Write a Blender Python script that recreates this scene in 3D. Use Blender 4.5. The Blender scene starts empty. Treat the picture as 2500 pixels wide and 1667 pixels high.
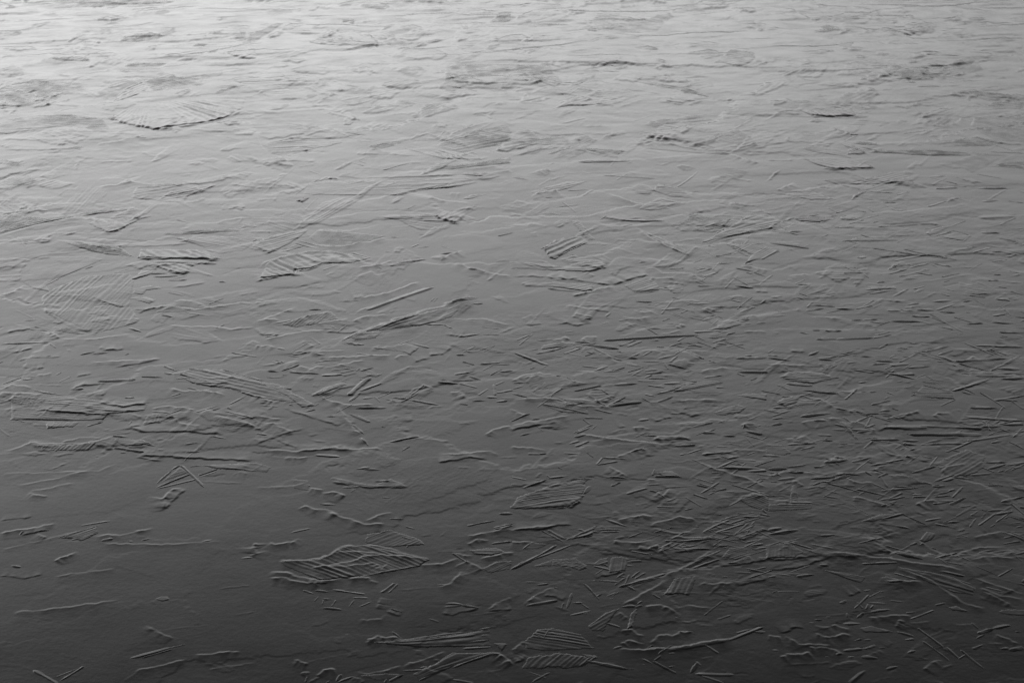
import bpy, math, random
import numpy as np

sc = bpy.context.scene
# ---------------------------------------------------------------- camera
CAM_H = 1.6
PITCH = 21.0                      # degrees below the horizon
LENS = 50.0
cam_d = bpy.data.cameras.new("camera")
cam_d.lens = LENS
cam_d.sensor_width = 36.0
cam_d.sensor_fit = 'HORIZONTAL'
cam_d.clip_start = 0.05
cam_d.clip_end = 20000.0
cam_d.dof.use_dof = True
cam_d.dof.focus_distance = 4.6
cam_d.dof.aperture_fstop = 16.0
cam = bpy.data.objects.new("camera", cam_d)
cam.location = (0.0, 0.0, CAM_H)
cam.rotation_euler = (math.radians(90.0 - PITCH), 0.0, 0.0)
sc.collection.objects.link(cam)
sc.camera = cam

# ---------------------------------------------------------------- sky and sun (grey winter haze, low sun behind it on the left)
SUN_ELEV = 13.0
SUN_AZ = -74.0                    # degrees from the viewing direction, negative = left
world = bpy.data.worlds.new("World")
sc.world = world
world.use_nodes = True
wn = world.node_tree.nodes
wl = world.node_tree.links
bg = wn["Background"]
sky = wn.new("ShaderNodeTexSky")
sky.sky_type = 'NISHITA'
sky.sun_disc = False
sky.sun_elevation = math.radians(SUN_ELEV)
sky.sun_rotation = math.radians(SUN_AZ)
sky.air_density = 1.0
sky.dust_density = 6.0
sky.ozone_density = 1.0
bw = wn.new("ShaderNodeRGBToBW")           # the photograph is black and white: a neutral sky
wl.new(sky.outputs[0], bw.inputs[0])
# a layer of cloud: bright and even low down, darker overhead
tc = wn.new("ShaderNodeTexCoord")
sep = wn.new("ShaderNodeSeparateXYZ")
wl.new(tc.outputs["Generated"], sep.inputs[0])
asn = wn.new("ShaderNodeMath"); asn.operation = 'ARCSINE'
wl.new(sep.outputs["Z"], asn.inputs[0])
deg = wn.new("ShaderNodeMath"); deg.operation = 'DIVIDE'
wl.new(asn.outputs[0], deg.inputs[0]); deg.inputs[1].default_value = math.radians(60.0)
cl = wn.new("ShaderNodeValToRGB")
cl.color_ramp.interpolation = 'B_SPLINE'
SKY_RAMP = [(0, 1.66), (9, 1.52), (15, 1.22), (23, 1.06), (29, 0.76), (35, 0.27), (45, 0.1), (60, 0.08)]
while len(cl.color_ramp.elements) < len(SKY_RAMP):
    cl.color_ramp.elements.new(0.5)
for e, (d, v) in zip(cl.color_ramp.elements, SKY_RAMP):
    e.position = d / 60.0
    e.color = (v, v, v, 1)
wl.new(deg.outputs[0], cl.inputs[0])
mul = wn.new("ShaderNodeMath"); mul.operation = 'MULTIPLY'
wl.new(bw.outputs[0], mul.inputs[0]); wl.new(cl.outputs[0], mul.inputs[1])
# added sky falloff to shape the light: brighter straight ahead, dimmer to both sides
xr = wn.new("ShaderNodeMapRange")
xr.inputs["From Min"].default_value = -0.5; xr.inputs["From Max"].default_value = 0.5
wl.new(sep.outputs["X"], xr.inputs["Value"])
cx = wn.new("ShaderNodeValToRGB")
cx.color_ramp.interpolation = 'B_SPLINE'
SIDE_FALLOFF = [(-0.5, 0.65), (-0.33, 0.72), (-0.15, 0.99), (0.0, 1.1), (0.15, 1.0), (0.33, 0.68), (0.5, 0.6)]
while len(cx.color_ramp.elements) < len(SIDE_FALLOFF):
    cx.color_ramp.elements.new(0.5)
for e, (d, v) in zip(cx.color_ramp.elements, SIDE_FALLOFF):
    e.position = d + 0.5
    e.color = (v, v, v, 1)
wl.new(xr.outputs[0], cx.inputs[0])
mul2 = wn.new("ShaderNodeMath"); mul2.operation = 'MULTIPLY'
wl.new(mul.outputs[0], mul2.inputs[0]); wl.new(cx.outputs[0], mul2.inputs[1])
wl.new(mul2.outputs[0], bg.inputs["Color"])
bg.inputs["Strength"].default_value = 0.15

sun_d = bpy.data.lights.new("sun", 'SUN')
sun_d.energy = 0.5
sun_d.angle = math.radians(25.0)
sun_d.color = (1.0, 1.0, 1.0)
sun = bpy.data.objects.new("sun", sun_d)
_a, _e = math.radians(SUN_AZ), math.radians(SUN_ELEV)
from mathutils import Vector
_sd = Vector((math.sin(_a) * math.cos(_e), math.cos(_a) * math.cos(_e), math.sin(_e)))
sun.rotation_euler = (-_sd).to_track_quat('-Z', 'Y').to_euler()
sun.location = _sd * 50.0
sc.collection.objects.link(sun)

vs = sc.view_settings
sc.display_settings.display_device = 'sRGB'
vs.view_transform = 'Standard'
vs.look = 'None'
vs.exposure = 2.5
vs.gamma = 1.0

# ---------------------------------------------------------------- black ice material
def make_ice(name):
    m = bpy.data.materials.new(name)
    m.use_nodes = True
    nt = m.node_tree
    N, L = nt.nodes, nt.links
    b = N["Principled BSDF"]
    b.inputs["IOR"].default_value = 1.31
    geo = N.new("ShaderNodeNewGeometry")
    n1 = N.new("ShaderNodeTexNoise")
    n1.inputs["Scale"].default_value = 5.0
    n1.inputs["Detail"].default_value = 6.0
    L.new(geo.outputs["Position"], n1.inputs["Vector"])
    r1 = N.new("ShaderNodeMapRange")
    r1.inputs["From Min"].default_value = 0.35
    r1.inputs["From Max"].default_value = 0.65
    r1.inputs["To Min"].default_value = 0.09
    r1.inputs["To Max"].default_value = 0.17
    L.new(n1.outputs[0], r1.inputs["Value"])
    # where the surface is frosted it is rougher
    at = N.new("ShaderNodeAttribute")
    at.attribute_name = "frost"
    fr = N.new("ShaderNodeMath"); fr.operation = 'MULTIPLY_ADD'
    L.new(at.outputs["Fac"], fr.inputs[0]); fr.inputs[1].default_value = 0.135
    L.new(r1.outputs[0], fr.inputs[2])
    L.new(fr.outputs[0], b.inputs["Roughness"])
    # faint cloudiness inside the ice
    n3 = N.new("ShaderNodeTexNoise")
    n3.inputs["Scale"].default_value = 9.0
    n3.inputs["Detail"].default_value = 5.0
    L.new(geo.outputs["Position"], n3.inputs["Vector"])
    cr = N.new("ShaderNodeMapRange")
    cr.inputs["From Min"].default_value = 0.3
    cr.inputs["From Max"].default_value = 0.7
    cr.inputs["To Min"].default_value = 0.003
    cr.inputs["To Max"].default_value = 0.007
    L.new(n3.outputs[0], cr.inputs["Value"])
    L.new(cr.outputs[0], b.inputs["Base Color"])
    # frozen grain, a few millimetres across
    n2 = N.new("ShaderNodeTexNoise")
    n2.inputs["Scale"].default_value = 70.0
    n2.inputs["Detail"].default_value = 5.0
    n2.inputs["Roughness"].default_value = 0.6
    L.new(geo.outputs["Position"], n2.inputs["Vector"])
    bp = N.new("ShaderNodeBump")
    bp.inputs["Strength"].default_value = 0.35
    bp.inputs["Distance"].default_value = 0.0006
    L.new(n2.outputs[0], bp.inputs["Height"])
    L.new(bp.outputs[0], b.inputs["Normal"])
    return m
ICE = make_ice("black_ice")
# ---------------------------------------------------------------- where a point of the view lies on the ice
FX = LENS / 36.0 * 2500.0         # focal length in photograph pixels
_p = math.radians(PITCH)
def ground(px, py):
    a = (px - 1250.0) / FX
    c = (833.5 - py) / FX
    dz = -math.sin(_p) + c * math.cos(_p)
    dy = math.cos(_p) + c * math.sin(_p)
    t = CAM_H / -dz
    return a * t, dy * t
def to_px(x, y):                  # plan position -> photograph pixel
    dep = y * math.cos(_p) + CAM_H * math.sin(_p)
    up = y * math.sin(_p) - CAM_H * math.cos(_p)
    return 1250.0 + FX * x / dep, 833.5 - FX * up / dep
def foot(x, y):                   # size on the ice of one photograph pixel: across, in depth
    d = math.hypot(y, CAM_H)
    lat = d / FX
    return lat, d * d / CAM_H / FX

# ---------------------------------------------------------------- noise
def _h(ix, iy, seed):
    v = (ix.astype(np.int64) * 374761393 + iy.astype(np.int64) * 668265263 + seed * 974634721) & 0xFFFFFFFF
    v = ((v ^ (v >> 13)) * 1274126177) & 0xFFFFFFFF
    v = ((v ^ (v >> 16)) * 2246822519) & 0xFFFFFFFF
    return ((v ^ (v >> 15)) & 0xFFFFFF) / float(0xFFFFFF)
def vnoise(x, y, seed):
    ix, iy = np.floor(x), np.floor(y)
    fx, fy = x - ix, y - iy
    fx = fx * fx * fx * (fx * (fx * 6 - 15) + 10)
    fy = fy * fy * fy * (fy * (fy * 6 - 15) + 10)
    a = _h(ix, iy, seed); b = _h(ix + 1, iy, seed)
    c = _h(ix, iy + 1, seed); d = _h(ix + 1, iy + 1, seed)
    return (a + (b - a) * fx) * (1 - fy) + (c + (d - c) * fx) * fy - 0.5
def fbm(x, y, seed, octv=4, gain=0.5):
    s = 0; a = 1.0
    for k in range(octv):
        s = s + a * vnoise(x, y, seed + 17 * k)
        x = x * 2.03 + 11.3; y = y * 2.03 + 5.7; a *= gain
    return s
def sstep(t):
    t = np.clip(t, 0, 1)
    return t * t * (3 - 2 * t)

# ---------------------------------------------------------------- the ice sheet: a relief of rows that widen with distance
Y0, Y1 = 1.55, 18.0
COLS, RPP = 1700, 1.6            # columns; rows per photograph row at 1024 px
rows = [Y0]
while rows[-1] < Y1:
    y = rows[-1]
    rows.append(y + max(0.0022, (y * y + CAM_H ** 2) / CAM_H * 0.000687 / RPP))
RY = np.array(rows)
NR = len(RY)
def halfw(y):
    return 0.36 * np.sqrt(y * y + CAM_H ** 2) * 1.10 + 1.0
UC = np.linspace(-1, 1, COLS)
GX = UC[None, :] * halfw(RY)[:, None]
GY = np.repeat(RY[:, None], COLS, 1)
Z = np.zeros_like(GX)

def window(x0, x1, y0, y1):
    j0 = max(0, np.searchsorted(RY, y0) - 1); j1 = min(NR, np.searchsorted(RY, y1) + 1)
    if j1 - j0 < 2: return None
    w0, w1 = halfw(RY[j0]), halfw(RY[j1 - 1])
    u0 = min(x0 / w0, x0 / w1); u1 = max(x1 / w0, x1 / w1)
    i0 = max(0, int((u0 + 1) / 2 * (COLS - 1)) - 1); i1 = min(COLS, int((u1 + 1) / 2 * (COLS - 1)) + 3)
    if i1 - i0 < 2: return None
    return slice(j0, j1), slice(i0, i1)

def sheet_z(x, y):
    w = halfw(y)
    u = np.clip((x / w + 1) / 2 * (COLS - 1), 0, COLS - 1.001)
    v = np.clip(np.interp(y, RY, np.arange(NR)), 0, NR - 1.001)
    i, j = u.astype(int), v.astype(int)
    fu, fv = u - i, v - j
    return ((Z[j, i] * (1 - fu) + Z[j, i + 1] * fu) * (1 - fv) + (Z[j + 1, i] * (1 - fu) + Z[j + 1, i + 1] * fu) * fv)

def poly_dist(X, Y, pts):
    """distance to an open polyline, signed + on its far side, and the run along it 0..1"""
    best = np.full(X.shape, 1e9); sd = np.zeros(X.shape); run = np.zeros(X.shape)
    seg = [math.dist(pts[k], pts[k + 1]) for k in range(len(pts) - 1)]
    tot = sum(seg) or 1.0; acc = 0.0
    for k in range(len(pts) - 1):
        (ax, ay), (bx, by) = pts[k], pts[k + 1]
        dx, dy = bx - ax, by - ay
        l2 = dx * dx + dy * dy + 1e-12
        t = np.clip(((X - ax) * dx + (Y - ay) * dy) / l2, 0, 1)
        ex, ey = X - ax - t * dx, Y - ay - t * dy
        d = np.hypot(ex, ey)
        side = dx * (Y - ay) - dy * (X - ax)
        if dx < 0: side = -side
        m = d < best
        best = np.where(m, d, best); sd = np.where(m, np.where(side >= 0, d, -d), sd)
        run = np.where(m, (acc + t * seg[k]) / tot, run)
        acc += seg[k]
    return sd, run

def poly_sd(X, Y, pts):
    """signed distance to a closed outline, + inside"""
    n = len(pts)
    best = np.full(X.shape, 1e9); inside = np.zeros(X.shape, bool)
    for k in range(n):
        (ax, ay), (bx, by) = pts[k], pts[(k + 1) % n]
        dx, dy = bx - ax, by - ay
        t = np.clip(((X - ax) * dx + (Y - ay) * dy) / (dx * dx + dy * dy + 1e-12), 0, 1)
        best = np.minimum(best, np.hypot(X - ax - t * dx, Y - ay - t * dy))
        c = ((ay > Y) != (by > Y))
        xi = ax + (Y - ay) * dx / (dy if abs(dy) > 1e-9 else 1e-9)
        inside ^= c & (X < xi)
    return np.where(inside, best, -best)

SLOPE = 0.14
def add_ridge(pts, w, r, h, kind, seed):
    """a raised seam in the sheet; kind: '' ridge, 's' step facing the viewer, 'b' step facing away"""
    mar = w * (6 if kind else 2)
    xs = [p[0] for p in pts]; ys = [p[1] for p in pts]
    win = window(min(xs) - mar, max(xs) + mar, min(ys) - mar, max(ys) + mar)
    if win is None: return
    X, Y = GX[win], GY[win] * r
    pts = [(x, y * r) for x, y in pts]
    w = w * r; mar = mar * r
    k = 1.0 / (w * 3)
    Xw = X + w * 0.9 * fbm(X * k, Y * k, seed, 3); Yw = Y + w * 0.9 * fbm(X * k, Y * k, seed + 91, 3)
    sd, run = poly_dist(Xw, Yw, pts)
    tap = sstep(run / 0.12) * sstep((1 - run) / 0.12) * (0.75 + 0.9 * vnoise(run * 9, run * 0, seed + 5))
    if kind == 's':
        f = np.where(sd > 0, np.exp(-sd / (w * 2.2)), sstep(1 + sd / (w * 0.55)))
    elif kind == 'b':
        f = np.where(sd < 0, np.exp(sd / (w * 2.2)), sstep(1 - sd / (w * 0.55)))
    else:
        f = np.exp(-(sd / (w * 0.5)) ** 2)
    lim = sstep((mar - np.abs(sd)) / (mar * 0.3))
    Z[win] += h * f * tap * lim

# ---------------------------------------------------------------- general relief of the sheet
def dens(px, py):
    """how broken the surface is, read off the photograph (0 smooth .. 1 full of needles)"""
    d = 0.25 + 0.0 * px
    d = d + 0.75 * sstep((px - 1150) / 700) * sstep((py - 380) / 250) * sstep((1560 - py) / 250)
    d = d + 0.35 * np.exp(-((px - 1300) / 500) ** 2 - ((py - 900) / 90) ** 2)
    d = d + 0.35 * sstep((430 - py) / 300)
    d = d - 0.3 * sstep((1000 - px) / 400) * sstep((py - 1100) / 150)
    d = d - 0.15 * np.exp(-((px - 1150) / 300) ** 2 - ((py - 690) / 80) ** 2)
    d = d + 0.22 * sstep((1150 - px) / 400) * sstep((py - 380) / 150) * sstep((1230 - py) / 150)
    return np.clip(d, 0.03, 1.0)
_dep = GY * math.cos(_p) + CAM_H * math.sin(_p)
PX = 1250.0 + FX * GX / _dep
PY = 833.5 - FX * (GY * math.sin(_p) - CAM_H * math.cos(_p)) / _dep
DEN = dens(PX, PY)

Z += 0.0016 * fbm(GX * 1.3, GY * 1.3, 3, 3)
Z += 0.0007 * fbm(GX * 5.0, GY * 5.0, 7, 3) * (0.6 + 0.6 * DEN)

GG = np.hypot(GY, CAM_H) ** 1.75 / CAM_H ** 0.75 / FX      # how finely the eye resolves the ice there
def mosaic(cell, seed, amp, tilt, rib_amp, rib_p, warp, soft):
    """overlapping frozen plates: every cell has its own level, lean and grain direction"""
    lw = 0.8 * cell
    step = 2.0 * soft * GG / cell
    amp = amp * soft * GG
    wx = GX + lw * fbm(GX / cell * 0.35, GY / cell * 0.35, seed + 21, 2) + warp * cell * fbm(GX / cell * 3.5, GY / cell * 3.5, seed + 1, 5, 0.7)
    wy = GY + lw * fbm(GX / cell * 0.35, GY / cell * 0.35, seed + 22, 2) + warp * cell * fbm(GX / cell * 3.5, GY / cell * 3.5, seed + 2, 5, 0.7)
    ca, sa = math.cos(0.3), math.sin(0.3)
    AS = 2.0
    ux, uy = (wx * ca + wy * sa) / (cell * AS), (-wx * sa + wy * ca) / cell
    bx, by = np.floor(ux), np.floor(uy)
    sh = GX.shape
    d1 = np.full(sh, 9.0); d2 = np.full(sh, 9.0)
    c1 = [np.zeros(sh), np.zeros(sh), np.zeros(sh), np.zeros(sh)]; c2 = [np.zeros(sh), np.zeros(sh), np.zeros(sh), np.zeros(sh)]
    for di in (-1, 0, 1):
        for dj in (-1, 0, 1):
            ix, iy = bx + di, by + dj
            qx = ix + _h(ix, iy, seed + 3); qy = iy + _h(ix, iy, seed + 4)
            d = np.hypot(ux - qx, uy - qy)
            m = d < d1; m2 = (~m) & (d < d2)
            new = (ix, iy, qx, qy)
            c2 = [np.where(m, o1, np.where(m2, nw, o2)) for o1, o2, nw in zip(c1, c2, new)]
            d2 = np.where(m, d1, np.where(m2, d, d2))
            c1 = [np.where(m, nw, o1) for o1, nw in zip(c1, new)]
            d1 = np.where(m, d, d1)
    def surf(cc):
        k1, k2, qx, qy = cc
        lx = (ux - qx) * cell * AS; ly = (uy - qy) * cell
        th = _h(k1, k2, seed + 6) * 2 * math.pi
        z = amp * (_h(k1, k2, seed + 5) - 0.5) + tilt * (lx * np.cos(th) + ly * np.sin(th))
        ra = np.pi * (_h(k1, k2, seed + 7) - 0.5) * 0.8
        q = (lx * np.sin(ra) - ly * np.cos(ra)) * (1 + 0.35 * lx / cell) / rib_p
        q = q + 0.35 * vnoise(GX / cell * 2, GY / cell * 2, seed + 8)
        i = np.floor(q); f = q - i
        saw = np.where(f < 0.65, f / 0.65, (1 - f) / 0.35)
        on = np.clip(_h(k1, k2, seed + 9) * 2.4 - 1.1, 0, 1) * np.clip(0.5 + 1.6 * vnoise(lx / cell * 2, ly / cell * 2, seed + 14), 0, 1)
        return z + rib_amp * on * _h(i, k1 * 7 + k2, seed + 10) * saw
    w = 0.5 + 0.5 * sstep((d2 - d1) / step)
    return surf(c1) * w + surf(c2) * (1 - w), _h(c1[0], c1[1], seed + 12), sstep((d2 - d1) / step)
FARNESS = np.clip((GY - 1.8) / 7.0, 0, 1)
FARSTEP = sstep((GY - 3.2) / 5.0)
m0, f0, e0 = mosaic(0.85, 50, 0.26, 0.005, 0.003, 0.07, 0.12, 2.6)
m1, f1, e1 = mosaic(0.40, 100, 0.34, 0.005, 0.0018, 0.03, 0.12, 2.4)
m2, f2, e2 = mosaic(0.17, 200, 0.30, 0.006, 0.0011, 0.013, 0.12, 2.2)
m3, f3, e3 = mosaic(0.07, 300, 0.22, 0.008, 0.0004, 0.008, 0.12, 2.2)
Z += m0 * FARSTEP * 0.8 + m1 * (0.22 + 0.5 * FARNESS) * np.clip(0.3 + 1.2 * DEN, 0, 1) + m2 * (0.35 + 0.35 * FARNESS) * np.clip(0.15 + 1.2 * DEN, 0, 1)
Z += m3 * np.clip(DEN - 0.12, 0, 1) * 0.5
Z += 0.045 * GG * fbm(GX / GG / 14, GY / GG / 14, 71, 3, 0.6) * (0.4 + 0.8 * FARNESS)
# frosted patches: a rougher, duller finish on some of the plates, mostly far out
wv = 0.13 * fbm(GX * 3.0, GY * 3.0, 64, 5, 0.7)
FR = np.maximum(0.8 * sstep((f0 + 1.6 * wv - 0.55) / 0.05), np.maximum(0.8 * sstep((f1 + 1.6 * wv - 0.66) / 0.05), 0.8 * sstep((f2 + wv - 0.72) / 0.05)))
FR = np.clip(FR * (0.8 + 0.9 * fbm(GX * 16, GY * 6, 63, 3, 0.75)), 0, 1) * (0.02 + 0.2 * FARSTEP)
# the frosted skin stands a little proud and is finely grained
Z += FR * GG * (0.16 + 0.35 * fbm(GX / GG / 5, GY / GG / 5, 66, 3, 0.7))

rnd = random.Random(11)
def scatter(n, smin, smax, wide, slope, sd=0.75, power=1.3):
    """short frozen splinters all over the sheet, thick where the photograph is thick with them"""
    for k in range(n):
        px, py = rnd.uniform(-550, 3050), 1750 * rnd.random() ** 0.9 - 40
        if rnd.random() > dens(np.float64(px), np.float64(py)) ** power: continue
        x, y = ground(px, py)
        lat, dep = foot(x, y); g = lat ** 0.25 * dep ** 0.75
        l = math.sqrt(lat * dep) * rnd.uniform(smin, smax)
        a = rnd.gauss(0.22, sd)
        w = g * wide * rnd.uniform(0.7, 1.4); h = slope * w * rnd.uniform(0.4, 1.1) * float(np.interp(y, [4, 8], [1, 0.55]))
        dx, dy = math.cos(a) * l / 2, math.sin(a) * l / 2
        kind = rnd.choice(['', '', 's', 'b'])
        add_ridge([(x - dx, y - dy), (x + dx, y + dy)], w, (lat / dep) ** 0.35, h * rnd.choice([1, 1, -0.7]), kind, 1000 + k)
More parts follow.
